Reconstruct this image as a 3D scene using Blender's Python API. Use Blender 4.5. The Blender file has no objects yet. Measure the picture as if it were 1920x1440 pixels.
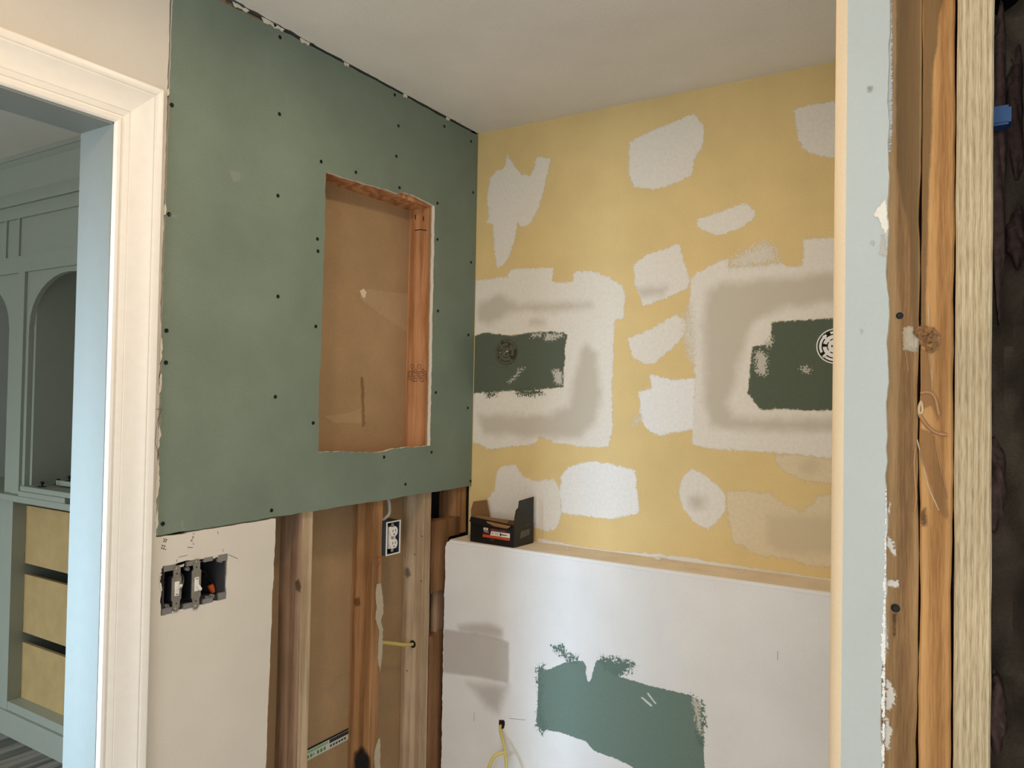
import bpy, bmesh, math, random
import numpy as np
from mathutils import Vector, Matrix
from mathutils.geometry import tessellate_polygon

random.seed(7)
C = bpy.context.scene
COL = C.collection

# ------------------------------------------------------------------ camera (left wall x=0, back wall y=0, floor z=0)
CF, YAW, PITCH, ROLL = 1429.08, -0.555253, 0.019596, 0.0178883
CAM = Vector((1.6004, -2.31259, 1.45971))
FW = Vector((math.sin(YAW)*math.cos(PITCH), math.cos(YAW)*math.cos(PITCH), math.sin(PITCH)))
_r0 = Vector((math.cos(YAW), -math.sin(YAW), 0)); _u0 = _r0.cross(FW)
RT = _r0*math.cos(ROLL) + _u0*math.sin(ROLL)
UP = -_r0*math.sin(ROLL) + _u0*math.cos(ROLL)
cam = bpy.data.cameras.new('camera'); camo = bpy.data.objects.new('camera', cam); COL.objects.link(camo)
cam.sensor_fit = 'HORIZONTAL'; cam.sensor_width = 36.0; cam.lens = CF/1920*36; cam.clip_start = .02
camo.matrix_world = Matrix(((RT.x, UP.x, -FW.x, CAM.x), (RT.y, UP.y, -FW.y, CAM.y), (RT.z, UP.z, -FW.z, CAM.z), (0, 0, 0, 1)))
C.camera = camo

# ------------------------------------------------------------------ world, lights, exposure
w = bpy.data.worlds.new('world'); C.world = w; w.use_nodes = True
w.node_tree.nodes['Background'].inputs[0].default_value = (.75, .87, 1, 1)
w.node_tree.nodes['Background'].inputs[1].default_value = 1.0
def area(name, loc, target, sx, sy, power, color, spread=180):
    l = bpy.data.lights.new(name, 'AREA'); l.shape = 'RECTANGLE'; l.size = sx; l.size_y = sy
    l.energy = power; l.color = color; l.spread = math.radians(spread)
    o = bpy.data.objects.new(name, l); COL.objects.link(o); o.location = loc
    o.rotation_euler = (Vector(target)-Vector(loc)).to_track_quat('-Z', 'Y').to_euler()
    return o
area('daylight_window', (1.75, -4.15, 1.40), (1.75, 0, 1.35), 1.3, 1.3, 27, (.89, .96, 1.03))
area('added_side_daylight', (2.92, -2.9, 1.35), (0, -2.9, 1.20), 1.2, 1.2, 8, (.70, .88, 1.05))  # added side fill for the left wall; no window opening there
area('daylight_next_room', (-.52, -3.6, 1.30), (.45, -.2, .55), .62, .60, 20, (.58, .82, 1.08), 66)
area('added_next_room_fill', (-2.2, -4.1, 1.5), (-2.2, 0, 1.5), 1.2, 1.2, 28, (.94, .98, .92))  # added fill lifting the dim cabinet; no skylight there
area('low_daylight_next_room', (-1.9, -3.7, .80), (-1.7, -.65, .15), .8, .7, 4, (.80, .94, 1.0), 60)
area('ceiling_lamp', (.70, -1.9, 2.425), (.70, -1.9, 0), .15, .15, 5.5, (1.0, .62, .28))
area('added_alcove_fill', (.8, -1.0, 2.425), (.8, -1.0, 0), .15, .15, 6.0, (1.0, .84, .64))  # added fill brightening the alcove; no fixture there
bulb = bpy.data.lights.new('added_warm_fill', 'POINT'); bulb.energy = 4.0; bulb.color = (1.0, .66, .32); bulb.shadow_soft_size = .09  # added unseen fill that warms the ceiling and upper left wall
warm_fillo = bpy.data.objects.new('added_warm_fill', bulb); COL.objects.link(warm_fillo); warm_fillo.location = (.85, -2.65, 2.02)
C.view_settings.view_transform = 'Standard'; C.view_settings.look = 'None'
C.view_settings.gamma = 1; C.view_settings.use_curve_mapping = False
C.view_settings.exposure = 0.0

# ------------------------------------------------------------------ helpers
def hit(px, py, ax, v):
    """point of the photograph's sight line on the plane axis=v"""
    d = FW + (px-960)/CF*RT - (py-720)/CF*UP
    return CAM + d*((v-CAM[ax])/d[ax])
OTH = {0: (1, 2), 1: (0, 2), 2: (0, 1)}
def hit2(pts, ax, v):
    a, b = OTH[ax]
    return [(h[a], h[b]) for h in (hit(p[0], p[1], ax, v) for p in pts)]
def lift(u, v, ax, d):
    return (d, u, v) if ax == 0 else ((u, d, v) if ax == 1 else (u, v, d))

def mk(name, geo, mats, parent=None, label=None, cat=None, group=None, kind=None, smooth=None, loc=None):
    if isinstance(geo, bmesh.types.BMesh):
        me = bpy.data.meshes.new(name); geo.to_mesh(me); geo.free()
    else:
        me = geo
    n = len(me.vertices)
    if loc is None:
        co = np.empty(n*3, dtype=np.float32); me.vertices.foreach_get('co', co); co = co.reshape(-1, 3)
        loc = (co.min(0)+co.max(0))/2
    loc = Vector([float(x) for x in loc])
    me.transform(Matrix.Translation(-loc))
    if not isinstance(mats, (list, tuple)): mats = [mats]
    if len(me.materials) == 0:
        for m in mats: me.materials.append(m)
    if smooth is not None:
        me.polygons.foreach_set('use_smooth', [True]*len(me.polygons))
        me.set_sharp_from_angle(angle=math.radians(smooth))
    o = bpy.data.objects.new(name, me); COL.objects.link(o)
    return place(o, loc, parent, label, cat, group, kind)
def wloc(o):
    v = o.location.copy()
    while o.parent: o = o.parent; v = v+o.location
    return v
def place(o, loc, parent, label=None, cat=None, group=None, kind=None):
    o.location = Vector(loc) - (wloc(parent) if parent else Vector((0, 0, 0)))
    if parent: o.parent = parent
    if label: o['label'] = label
    if cat: o['category'] = cat
    if group: o['group'] = group
    if kind: o['kind'] = kind
    return o
def empty(name, loc, label=None, cat=None, group=None, kind=None):
    o = bpy.data.objects.new(name, None); COL.objects.link(o); o.empty_display_size = .05
    return place(o, loc, None, label, cat, group, kind)
def dup(o, loc, parent, label=None):
    c = o.copy(); COL.objects.link(c); c.parent = None
    place(c, loc, parent)
    if label: c['label'] = label
    return c
def hexa(bm, P):
    """P: eight corners, bottom ring 4 then top ring 4"""
    v = [bm.verts.new(p) for p in P]
    for f in ((3, 2, 1, 0), (4, 5, 6, 7), (0, 1, 5, 4), (1, 2, 6, 5), (2, 3, 7, 6), (3, 0, 4, 7)):
        bm.faces.new([v[i] for i in f])
def box(bm, x0, x1, y0, y1, z0, z1):
    hexa(bm, [(x0, y0, z0), (x1, y0, z0), (x1, y1, z0), (x0, y1, z0), (x0, y0, z1), (x1, y0, z1), (x1, y1, z1), (x0, y1, z1)])
def bx(*a, bevel=0):
    bm = bmesh.new(); box(bm, *a)
    if bevel: bmesh.ops.bevel(bm, geom=bm.edges[:], offset=bevel, segments=2, affect='EDGES', profile=.5)
    return bm
def prism(bm, poly, ax, d0, d1, holes=(), side_mat=0):
    loops = [list(poly)]+[list(h) for h in holes]
    tris = tessellate_polygon([[Vector((p[0], p[1], 0)) for p in l] for l in loops])
    flat = [p for l in loops for p in l]
    A = [bm.verts.new(lift(p[0], p[1], ax, d0)) for p in flat]
    B = [bm.verts.new(lift(p[0], p[1], ax, d1)) for p in flat]
    for t in tris:
        try:
            bm.faces.new([A[i] for i in t]); bm.faces.new([B[i] for i in reversed(t)])
        except ValueError: pass
    k = 0
    for l in loops:
        n = len(l)
        for i in range(n):
            a, b = k+i, k+(i+1) % n
            f = bm.faces.new((A[a], A[b], B[b], B[a])); f.material_index = side_mat
        k += n
    bmesh.ops.recalc_face_normals(bm, faces=bm.faces[:])
    return bm
def jag(poly, step, amp, seed=0, keep=None):
    """break a polygon's edges up; keep = indices of edges that stay straight"""
    r = random.Random(seed); out = []; n = len(poly)
    for i in range(n):
        a, b = poly[i], poly[(i+1) % n]; out.append(a)
        if keep and i in keep: continue
        L = math.hypot(b[0]-a[0], b[1]-a[1]); m = int(L/step)
        if m < 2: continue
        nx, ny = -(b[1]-a[1])/L, (b[0]-a[0])/L
        d = 0
        for k in range(1, m):
            t = k/m; d = d*.6+r.gauss(0, amp)*.7
            out.append((a[0]+(b[0]-a[0])*t+nx*d, a[1]+(b[1]-a[1])*t+ny*d))
    return out
def catmull(P, n=8):
    P = [Vector(p) for p in P]; Q = [P[0]*2-P[1]]+P+[P[-1]*2-P[-2]]; out = []
    for i in range(1, len(Q)-2):
        a, b, c, d = Q[i-1:i+3]
        for k in range(n):
            t = k/n
            out.append(.5*((2*b)+(c-a)*t+(2*a-5*b+4*c-d)*t*t+(3*b-a-3*c+d)*t**3))
    out.append(P[-1]); return out
def tube(bm, P, r, seg=10, sm=8, flat=1.0):
    P = catmull(P, sm) if sm else [Vector(p) for p in P]
    rs = r if isinstance(r, (list, tuple)) else [r]*len(P)
    if len(rs) != len(P): rs = [rs[0]+(rs[-1]-rs[0])*i/(len(P)-1) for i in range(len(P))]
    ref = Vector((.31, .2, .93)); rings = []
    for i, p in enumerate(P):
        t = (P[min(i+1, len(P)-1)]-P[max(i-1, 0)]).normalized()
        if abs(t.dot(ref)) > .95: ref = Vector((.9, .3, .1))
        a = t.cross(ref).normalized(); b = t.cross(a); ref = b*-1 if False else ref
        rings.append([bm.verts.new(p+(a*math.cos(q)*flat+b*math.sin(q))*rs[i]) for q in [2*math.pi*k/seg for k in range(seg)]])
    for i in range(len(rings)-1):
        for k in range(seg):
            bm.faces.new((rings[i][k], rings[i][(k+1) % seg], rings[i+1][(k+1) % seg], rings[i+1][k]))
    bm.faces.new(rings[0][::-1]); bm.faces.new(rings[-1])
    bmesh.ops.recalc_face_normals(bm, faces=bm.faces[:])
    return bm
def revolve(bm, prof, axis, origin, seg=24):
    """prof: (radius, height along axis)"""
    z = Vector(axis).normalized(); x = z.orthogonal().normalized(); y = z.cross(x); o = Vector(origin); rings = []
    for r, h in prof:
        rings.append([bm.verts.new(o+z*h+(x*math.cos(2*math.pi*k/seg)+y*math.sin(2*math.pi*k/seg))*max(r, 1e-5)) for k in range(seg)])
    for i in range(len(rings)-1):
        for k in range(seg):
            bm.faces.new((rings[i][k], rings[i][(k+1) % seg], rings[i+1][(k+1) % seg], rings[i+1][k]))
    bm.faces.new(rings[0][::-1]); bm.faces.new(rings[-1])
    bmesh.ops.recalc_face_normals(bm, faces=bm.faces[:])
    return bm
def sweep(bm, prof, path):
    """prof points as offsets returned by path functions: path = list of functions (u,t)->xyz"""
    rings = [[bm.verts.new(f(u, t)) for u, t in prof] for f in path]; n = len(prof)
    for i in range(len(rings)-1):
        for k in range(n-1):
            bm.faces.new((rings[i][k], rings[i][k+1], rings[i+1][k+1], rings[i+1][k]))
    bmesh.ops.recalc_face_normals(bm, faces=bm.faces[:])
    return bm

# ------------------------------------------------------------------ materials
def nodes(name):
    m = bpy.data.materials.new(name); m.use_nodes = True
    nt = m.node_tree; b = nt.nodes['Principled BSDF']
    def N(t, **kw):
        n = nt.nodes.new(t)
        for k, v in kw.items(): setattr(n, k, v)
        return n
    return m, nt, b, N, nt.links.new
def S(r, g, b):
    f = lambda c: (c/255/12.92 if c/255 <= .04045 else ((c/255+.055)/1.055)**2.4)
    return (f(r), f(g), f(b), 1)
def ramp(N, L, src, stops):
    r = N('ShaderNodeValToRGB'); e = r.color_ramp.elements
    while len(e) < len(stops): e.new(.5)
    for i, (p, c) in enumerate(stops): e[i].position = p; e[i].color = c
    L(src, r.inputs[0]); return r.outputs[0]
def noise(N, L, co, scale, detail=4, rough=.55):
    n = N('ShaderNodeTexNoise'); n.inputs['Scale'].default_value = scale; n.inputs['Detail'].default_value = detail
    n.inputs['Roughness'].default_value = rough
    L(co, n.inputs['Vector']); return n.outputs['Fac']
def wpos(N): return N('ShaderNodeNewGeometry').outputs['Position']
def bump(N, L, b, h, strength, dist):
    bp = N('ShaderNodeBump'); bp.inputs['Strength'].default_value = strength; bp.inputs['Distance'].default_value = dist
    L(h, bp.inputs['Height']); L(bp.outputs[0], b.inputs['Normal'])
def plain(name, col, rough=.6, metal=0, var=.06, scale=40, bs=0.0, bscale=300, spec=.35):
    m, nt, b, N, L = nodes(name)
    p = wpos(N); c = S(*col)
    lo = tuple(x*(1-var) for x in c[:3])+(1,); hi = tuple(min(1, x*(1+var)) for x in c[:3])+(1,)
    L(ramp(N, L, noise(N, L, p, scale), [(.3, lo), (.7, hi)]), b.inputs['Base Color'])
    b.inputs['Roughness'].default_value = rough; b.inputs['Metallic'].default_value = metal
    b.inputs['Specular IOR Level'].default_value = spec
    if bs: bump(N, L, b, noise(N, L, p, bscale, 3), bs, .002)
    return m
def wall_mat(name, col, var=.05, bs=.25, bscale=160, rough=.75, blot=(3, .05)):
    m, nt, b, N, L = nodes(name)
    p = wpos(N); c = S(*col)
    f = lambda k: tuple(min(1, x*k) for x in c[:3])+(1,)
    fine = ramp(N, L, noise(N, L, p, 260, 5, .7), [(.3, f(1-var)), (.7, f(1+var))])
    big = ramp(N, L, noise(N, L, p, blot[0], 4), [(.3, (1-blot[1],)*3+(1,)), (.7, (1+blot[1],)*3+(1,))])
    mx = N('ShaderNodeMix', data_type='RGBA', blend_type='MULTIPLY'); mx.inputs[0].default_value = 1
    L(fine, mx.inputs[6]); L(big, mx.inputs[7]); L(mx.outputs[2], b.inputs['Base Color'])
    b.inputs['Roughness'].default_value = rough; b.inputs['Specular IOR Level'].default_value = .25
    bump(N, L, b, noise(N, L, p, bscale, 4), bs, .002)
    return m
def wood_mat(name, dark, mid, light, ring=55, fine=260, rough=.7, bs=.25, warp=.35, along=2, mixf=.62):
    """long-grain lumber: streaks stretched along one axis plus ring bands and pores"""
    m, nt, b, N, L = nodes(name)
    tc = N('ShaderNodeTexCoord'); oi = N('ShaderNodeObjectInfo')
    mp = N('ShaderNodeMapping'); sc = [1, 1, 1]; sc[along] = .045; mp.inputs['Scale'].default_value = sc
    ad = N('ShaderNodeVectorMath', operation='ADD'); sv = N('ShaderNodeVectorMath', operation='SCALE')
    cb = N('ShaderNodeCombineXYZ'); L(oi.outputs['Random'], cb.inputs[0]); L(oi.outputs['Random'], cb.inputs[1]); L(oi.outputs['Random'], cb.inputs[2])
    L(cb.outputs[0], sv.inputs[0]); sv.inputs['Scale'].default_value = 13.0
    L(tc.outputs['Object'], mp.inputs[0]); L(mp.outputs[0], ad.inputs[0]); L(sv.outputs[0], ad.inputs[1]); co = ad.outputs[0]
    n1 = noise(N, L, co, 14, 3)
    wv = N('ShaderNodeMath', operation='MULTIPLY_ADD'); L(n1, wv.inputs[0]); wv.inputs[1].default_value = warp*60
    dotv = N('ShaderNodeVectorMath', operation='DOT_PRODUCT'); L(co, dotv.inputs[0]); dotv.inputs[1].default_value = tuple(0 if i == along else (ring*2.2 if i == 0 else ring*1.7) for i in range(3))
    L(dotv.outputs['Value'], wv.inputs[2])
    sn = N('ShaderNodeMath', operation='SINE'); L(wv.outputs[0], sn.inputs[0])
    mr = N('ShaderNodeMapRange'); L(sn.outputs[0], mr.inputs[0]); mr.inputs[1].default_value = -1; mr.inputs[2].default_value = 1
    n2 = noise(N, L, co, fine, 4, .65)
    mixv = N('ShaderNodeMix'); mixv.inputs[0].default_value = mixf; L(mr.outputs[0], mixv.inputs[2]); L(n2, mixv.inputs[3])
    c = ramp(N, L, mixv.outputs[0], [(.25, S(*dark)), (.5, S(*mid)), (.72, S(*light))])
    big = ramp(N, L, noise(N, L, tc.outputs['Object'], 5, 3), [(.3, (.86, .85, .84, 1)), (.7, (1.08, 1.08, 1.08, 1))])
    mx = N('ShaderNodeMix', data_type='RGBA', blend_type='MULTIPLY'); mx.inputs[0].default_value = 1
    L(c, mx.inputs[6]); L(big, mx.inputs[7]); L(mx.outputs[2], b.inputs['Base Color'])
    b.inputs['Roughness'].default_value = rough; b.inputs['Specular IOR Level'].default_value = .2
    bump(N, L, b, mixv.outputs[0], bs, .0015)
    return m
def film_mat(name, col, col2=None, soft=.002, amp=.006, nsc=45, amp2=.0025, nsc2=330, opac=1.0, stain_soft=.02, rough=.85, var=.06, bs=.2, stretch=(1, 1, 1)):
    """thin coat (joint compound, paint, stain): its ragged edge is the outline distance plus noise"""
    m, nt, b, N, L = nodes(name)
    p = wpos(N)
    mp = N('ShaderNodeMapping'); mp.inputs['Scale'].default_value = stretch; L(p, mp.inputs[0]); ps = mp.outputs[0]
    at = N('ShaderNodeAttribute'); at.attribute_name = 'sdf'
    n1 = noise(N, L, ps, nsc, 5, .6); n2 = noise(N, L, ps, nsc2, 3, .6)
    a = N('ShaderNodeMath', operation='MULTIPLY_ADD'); L(n1, a.inputs[0]); a.inputs[1].default_value = 2*amp; L(at.outputs['Fac'], a.inputs[2])
    c2 = N('ShaderNodeMath', operation='MULTIPLY_ADD'); L(n2, c2.inputs[0]); c2.inputs[1].default_value = 2*amp2; L(a.outputs[0], c2.inputs[2])
    mr = N('ShaderNodeMapRange', interpolation_type='SMOOTHSTEP'); L(c2.outputs[0], mr.inputs[0])
    mid = amp+amp2
    mr.inputs[1].default_value = mid-soft; mr.inputs[2].default_value = mid+soft; mr.inputs[3].default_value = opac; mr.inputs[4].default_value = 0
    L(mr.outputs[0], b.inputs['Alpha'])
    c = S(*col); f = lambda k: tuple(min(1, x*k) for x in c[:3])+(1,)
    base = ramp(N, L, noise(N, L, ps, 90, 6, .7), [(.3, f(1-var)), (.7, f(1+var))])
    if col2:
        st = N('ShaderNodeAttribute'); st.attribute_name = 'stain'
        sa = N('ShaderNodeMath', operation='MULTIPLY_ADD'); L(noise(N, L, p, 16, 4), sa.inputs[0]); sa.inputs[1].default_value = .04; L(st.outputs['Fac'], sa.inputs[2])
        sm = N('ShaderNodeMapRange', interpolation_type='SMOOTHSTEP'); L(sa.outputs[0], sm.inputs[0])
        sm.inputs[1].default_value = .02-stain_soft; sm.inputs[2].default_value = .02+stain_soft; sm.inputs[3].default_value = .9; sm.inputs[4].default_value = 0
        mx = N('ShaderNodeMix', data_type='RGBA'); L(sm.outputs[0], mx.inputs[0]); L(base, mx.inputs[6]); mx.inputs[7].default_value = S(*col2)
        base = mx.outputs[2]
    L(base, b.inputs['Base Color'])
    b.inputs['Roughness'].default_value = rough; b.inputs['Specular IOR Level'].default_value = .2
    bump(N, L, b, noise(N, L, p, 130, 4), bs, .002)
    return m
def sdf(poly, X, Y):
    P = np.asarray(poly, float); d = np.full(X.shape, 1e9); s = np.ones(X.shape)
    n = len(P)
    for i in range(n):
        a, b = P[i], P[i-1]; e = b-a; wx, wy = X-a[0], Y-a[1]
        t = np.clip((wx*e[0]+wy*e[1])/max(1e-12, e@e), 0, 1)
        d = np.minimum(d, (wx-e[0]*t)**2+(wy-e[1]*t)**2)
        c1, c2, c3 = Y >= a[1], Y < b[1], e[0]*wy > e[1]*wx
        s = np.where((c1 & c2 & c3) | (~c1 & ~c2 & ~c3), -s, s)
    return s*np.sqrt(d)
_lvl = [0]
def film(name, parent, ax, v, poly, mat, step=.006, margin=.012, holes=(), stains=(), clip=None, label=None):
    """poly in plane coordinates; keeps only the cells within margin of the outline"""
    _lvl[0] += 1; v = v+(1 if (ax == 0) else -1)*.00001*(_lvl[0] % 24)
    P = np.asarray(poly); lo = P.min(0)-margin; hi = P.max(0)+margin
    if clip: lo = np.maximum(lo, clip[0]); hi = np.minimum(hi, clip[1])
    nx, ny = max(2, int((hi[0]-lo[0])/step)+1), max(2, int((hi[1]-lo[1])/step)+1)
    X, Y = np.meshgrid(np.linspace(lo[0], hi[0], nx), np.linspace(lo[1], hi[1], ny), indexing='ij')
    D = sdf(poly, X, Y)
    for h in holes: D = np.maximum(D, -sdf(h, X, Y))
    ST = np.full(D.shape, 1.0)
    for s_ in stains: ST = np.minimum(ST, sdf(s_, X, Y))
    idx = np.arange(nx*ny).reshape(nx, ny); q = np.stack([idx[:-1, :-1], idx[1:, :-1], idx[1:, 1:], idx[:-1, 1:]], -1).reshape(-1, 4)
    keep = D.ravel()[q].min(1) < margin; q = q[keep]
    used = np.unique(q); rm = np.full(nx*ny, -1); rm[used] = np.arange(len(used)); q = rm[q]
    a, b = OTH[ax]; co = np.empty((len(used), 3)); co[:, ax] = v; co[:, a] = X.ravel()[used]; co[:, b] = Y.ravel()[used]
    if ax != 1: pass
    else: q = q[:, ::1]
    me = bpy.data.meshes.new(name); me.from_pydata(co.tolist(), [], q.tolist()); me.update()
    for nm, A in (('sdf', D), ('stain', ST)):
        at = me.attributes.new(nm, 'FLOAT', 'POINT'); at.data.foreach_set('value', A.ravel()[used].astype(np.float32))
    return mk(name, me, mat, parent, label)
def text_mesh(s, size, spacing=1.0, bold=0.0):
    cu = bpy.data.curves.new('lettering', 'FONT'); cu.body = s; cu.size = size; cu.space_character = spacing; cu.offset = bold*size
    cu.align_x = 'CENTER'; cu.align_y = 'CENTER'; cu.resolution_u = 2
    o = bpy.data.objects.new('lettering', cu); COL.objects.link(o)
    dg = bpy.context.evaluated_depsgraph_get(); me = bpy.data.meshes.new_from_object(o.evaluated_get(dg))
    bpy.data.objects.remove(o); bpy.data.curves.remove(cu); return me
def lettering(name, s, size, mat, parent, origin, xdir, ydir, sx=1, label=None, bold=0.0):
    me = text_mesh(s, size, 1.0, bold); xd = Vector(xdir).normalized()*sx; yd = Vector(ydir).normalized(); zd = xd.cross(yd).normalized(); o = Vector(origin)
    me.transform(Matrix(((xd.x, yd.x, zd.x, o.x), (xd.y, yd.y, zd.y, o.y), (xd.z, yd.z, zd.z, o.z), (0, 0, 0, 1))))
    me.materials.clear()
    return mk(name, me, mat, parent, label)

M_beige = wall_mat('beige wall paint', (222, 215, 203), .03, .2)
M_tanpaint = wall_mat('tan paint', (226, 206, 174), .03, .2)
M_ceil = wall_mat('ceiling paint', (238, 235, 230), .04, .35, 120)
M_yellow = wall_mat('yellow wall paint', (226, 199, 140), .07, .3, 200, blot=(5, .06))
M_green = wall_mat('green drywall paper', (123, 137, 123), .09, .35, 320, .8, blot=(4, .1))
M_gyp = wall_mat('gypsum core', (226, 219, 206), .06, .5, 300)
M_white = wall_mat('white wall paint', (233, 232, 230), .03, .15, blot=(4, .05))
M_gray = wall_mat('pale grey wall paint', (186, 193, 190), .02, .12)
M_trim = plain('white trim enamel', (246, 242, 234), .35, var=.02, spec=.5)
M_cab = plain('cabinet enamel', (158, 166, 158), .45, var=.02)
M_jamb_dim = plain('dimmed jamb enamel', (144, 148, 142), .45, var=.02)  # white trim like the casing, darkened to stand in for weaker light
M_arch = plain('olive niche paint', (140, 138, 112), .8, var=.05)
M_ply = plain('birch plywood', (184, 158, 112), .6, var=.08, scale=14)
M_dark = plain('dark recess', (26, 24, 22), .9, var=.1)  # near-black that stands in for shade in gaps and cavities
M_subfloor = plain('pale subfloor', (236, 233, 228), .8, var=.08, scale=8)  # unseen floor kept very pale to bounce light onto the ceiling
M_floor = wood_mat('grey plank floor', (78, 78, 78), (116, 116, 114), (150, 149, 146), 20, 120, .5, .1, along=1)
M_kraft = wall_mat('grey brown drywall back paper', (172, 142, 106), .1, .4, 90, .85, blot=(7, .08))
M_kraft2 = wall_mat('dark kraft paper', (128, 112, 92), .2, .5, 60, .8, blot=(9, .3))
M_pink = plain('pink fibreglass', (98, 76, 68), .95, var=.3, scale=90, bs=1, bscale=160)
M_wood_old = wood_mat('old pine', (118, 88, 56), (152, 118, 78), (172, 138, 96), 60, 520)
M_wood_amber = wood_mat('amber pine', (146, 102, 58), (182, 136, 84), (198, 152, 98), 60, 520)
M_wood_block = wood_mat('scarred brown block', (100, 70, 44), (128, 92, 60), (146, 108, 74), 20, 200, warp=.15)
M_wood_brown = wood_mat('aged brown stud', (138, 108, 86), (170, 138, 112), (190, 158, 130), 50)
M_wood_orange = wood_mat('orange brown stud', (126, 90, 56), (156, 114, 74), (176, 132, 90), 50)
M_wood_pale = wood_mat('pale stud', (166, 142, 112), (190, 166, 136), (208, 186, 156), 40)
M_wood_new = wood_mat('new rough sawn stud', (144, 124, 92), (194, 175, 140), (218, 203, 172), 420, 700, .75, .9, .22, mixf=.86)
M_wood_fir = wood_mat('fir stud', (158, 106, 66), (186, 134, 92), (204, 152, 110), 55, bs=.12)
M_black = plain('black phosphate', (22, 22, 22), .5, .3, var=.1)
M_blackcard = plain('black printed card', (16, 14, 13), .45, var=.1, spec=.45)
M_kraftcard = plain('brown card', (140, 104, 66), .85, var=.05)
M_graywin = plain('grey green print', (84, 86, 74), .5, var=.15, scale=120)
M_maroon = plain('dark red print', (74, 20, 16), .5, var=.05)
M_orange = plain('orange print', (190, 76, 38), .5, var=.05)
M_paper = plain('white print', (226, 220, 206), .5, var=.03)
M_steel = plain('zinc steel', (164, 160, 152), .42, .75, var=.12, scale=90)
M_boxgray = plain('grey box plastic', (128, 126, 124), .55, var=.06)
M_boxshade = plain('shaded grey box plastic', (66, 66, 68), .6, var=.1)  # same grey plastic, darkened for the shade inside the box
M_boxback = plain('shaded box interior', (18, 20, 26), .7)  # deeper parts of the box darkened further for shade
M_boxblue = plain('blue grey box interior', (50, 58, 70), .6, var=.1)
M_plast = plain('white device plastic', (236, 233, 226), .3, var=.02, spec=.5)
M_nut = plain('orange wire connector', (204, 92, 50), .45, var=.05)
M_wirebk = plain('black wire', (18, 18, 20), .4)
M_yel = plain('yellow cable jacket', (206, 188, 106), .4, var=.05)
M_gcab = plain('grey cable jacket', (176, 170, 158), .5, var=.06)
M_blue = plain('blue plastic', (20, 86, 146), .3, var=.1, spec=.6)
M_pencil = plain('pencil graphite', (92, 84, 78), .6)
M_red = plain('red pencil', (150, 60, 36), .6)
M_ink = plain('stamp ink', (62, 34, 18), .7)
M_olive = plain('dark olive metal', (52, 52, 40), .7)
M_ringgreen = plain('green painted metal', (96, 96, 78), .6, .2, var=.1)

# ------------------------------------------------------------------ room shell
H = 2.44
floor = mk('floor', bx(-3.3, -.05, -4.3, .02, -.06, 0), M_floor, kind='structure', label='grey wood-look plank floor of the room beyond the doorway')
mk('floor', bx(-.05, 3.0, -4.3, .02, -.06, 0), M_subfloor, kind='structure', label='bathroom floor coloured pale to bounce light upward')
# ceilings
r = random.Random(3)
edge = [(.0+(.004 if y < -.9 else .0015)+abs(r.gauss(0, .0025 if y < -.8 else .0012)), y) for y in np.arange(-1.7, -.002, .012)]
poly = [(3.0, -4.3), (.0, -4.3), (.0, -1.71)]+edge+[(.002, 0), (3.0, 0)]
bm = bmesh.new(); prism(bm, poly, 2, H, H+.016, side_mat=1)
ceiling = mk('ceiling', bm, [M_ceil, M_gyp], kind='structure', label='off-white bathroom ceiling with a torn edge over the green board')
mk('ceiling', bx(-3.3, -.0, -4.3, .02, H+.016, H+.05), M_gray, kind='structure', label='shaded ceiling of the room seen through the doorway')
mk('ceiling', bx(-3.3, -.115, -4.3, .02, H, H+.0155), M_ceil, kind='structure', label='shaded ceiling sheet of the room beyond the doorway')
# left wall: painted drywall sheet with doorway and switch box cut-out
DY0, DY1, DH = -2.20, -1.384, 2.04
sw = [(-1.240, .949), (-1.064, .953), (-1.061, 1.062), (-1.238, 1.062)]
GL, GB = -1.2545, 1.1335                   # left and bottom edge of the green board
poly = [(-4.2, 0), (DY0, 0), (DY0, DH), (DY1, DH), (DY1, 0), (-.922, 0), (-.926, .48), (-.912, GB-.003), (GL-.002, GB-.003), (GL-.006, 1.75), (GL-.0025, H), (-4.2, H)]
poly = jag(poly, .012, .0011, 4, keep={0, 1, 2, 3, 4, 10, 11})
bm = bmesh.new(); prism(bm, poly, 0, -.013, 0, holes=[jag(sw, .008, .0015, 9)], side_mat=1)
wall_left = mk('wall_left', bm, [M_beige, M_gyp], kind='structure', label='beige painted drywall around the white doorway')
back = [(-4.2, 0), (DY0, 0), (DY0, DH), (DY1, DH), (DY1, 0), (.0, 0), (.0, H+.016), (-4.2, H+.016)]
bm = bmesh.new(); prism(bm, back, 0, -.115, -.102)
mk('back_panel', bm, M_kraft, wall_left, label='brown back paper of the drywall seen between the studs')
def lumber(name, x0, x1, y0, y1, z0, z1, mat, parent, label=None, jit=.0006, n=26, seed=0, hole=None):
    """a sawn board along z whose arrises wander slightly"""
    rr = random.Random(seed); bm = bmesh.new(); rings = []; e = .0022
    off = [[0, 0, 0, 0]]
    ax_ = 0 if x1-x0 < .06 else 1
    for i in range(n): off.append([off[-1][k]*.7+rr.gauss(0, jit)*(1 if k//2 == ax_ else .15) for k in range(4)])
    for i in range(n+1):
        z = z0+(z1-z0)*i/n; a, b, c, d = off[i]
        X0, X1, Y0, Y1 = x0+a, x1+b, y0+c, y1+d
        rings.append([bm.verts.new(p) for p in ((X0+e, Y0, z), (X1-e, Y0, z), (X1, Y0+e, z), (X1, Y1-e, z), (X1-e, Y1, z), (X0+e, Y1, z), (X0, Y1-e, z), (X0, Y0+e, z))])
    for i in range(n):
        for k in range(8): bm.faces.new((rings[i][k], rings[i][(k+1) % 8], rings[i+1][(k+1) % 8], rings[i+1][k]))
    bm.faces.new(rings[0][::-1]); bm.faces.new(rings[-1])
    return mk(name, bm, mat, parent, label)
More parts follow.
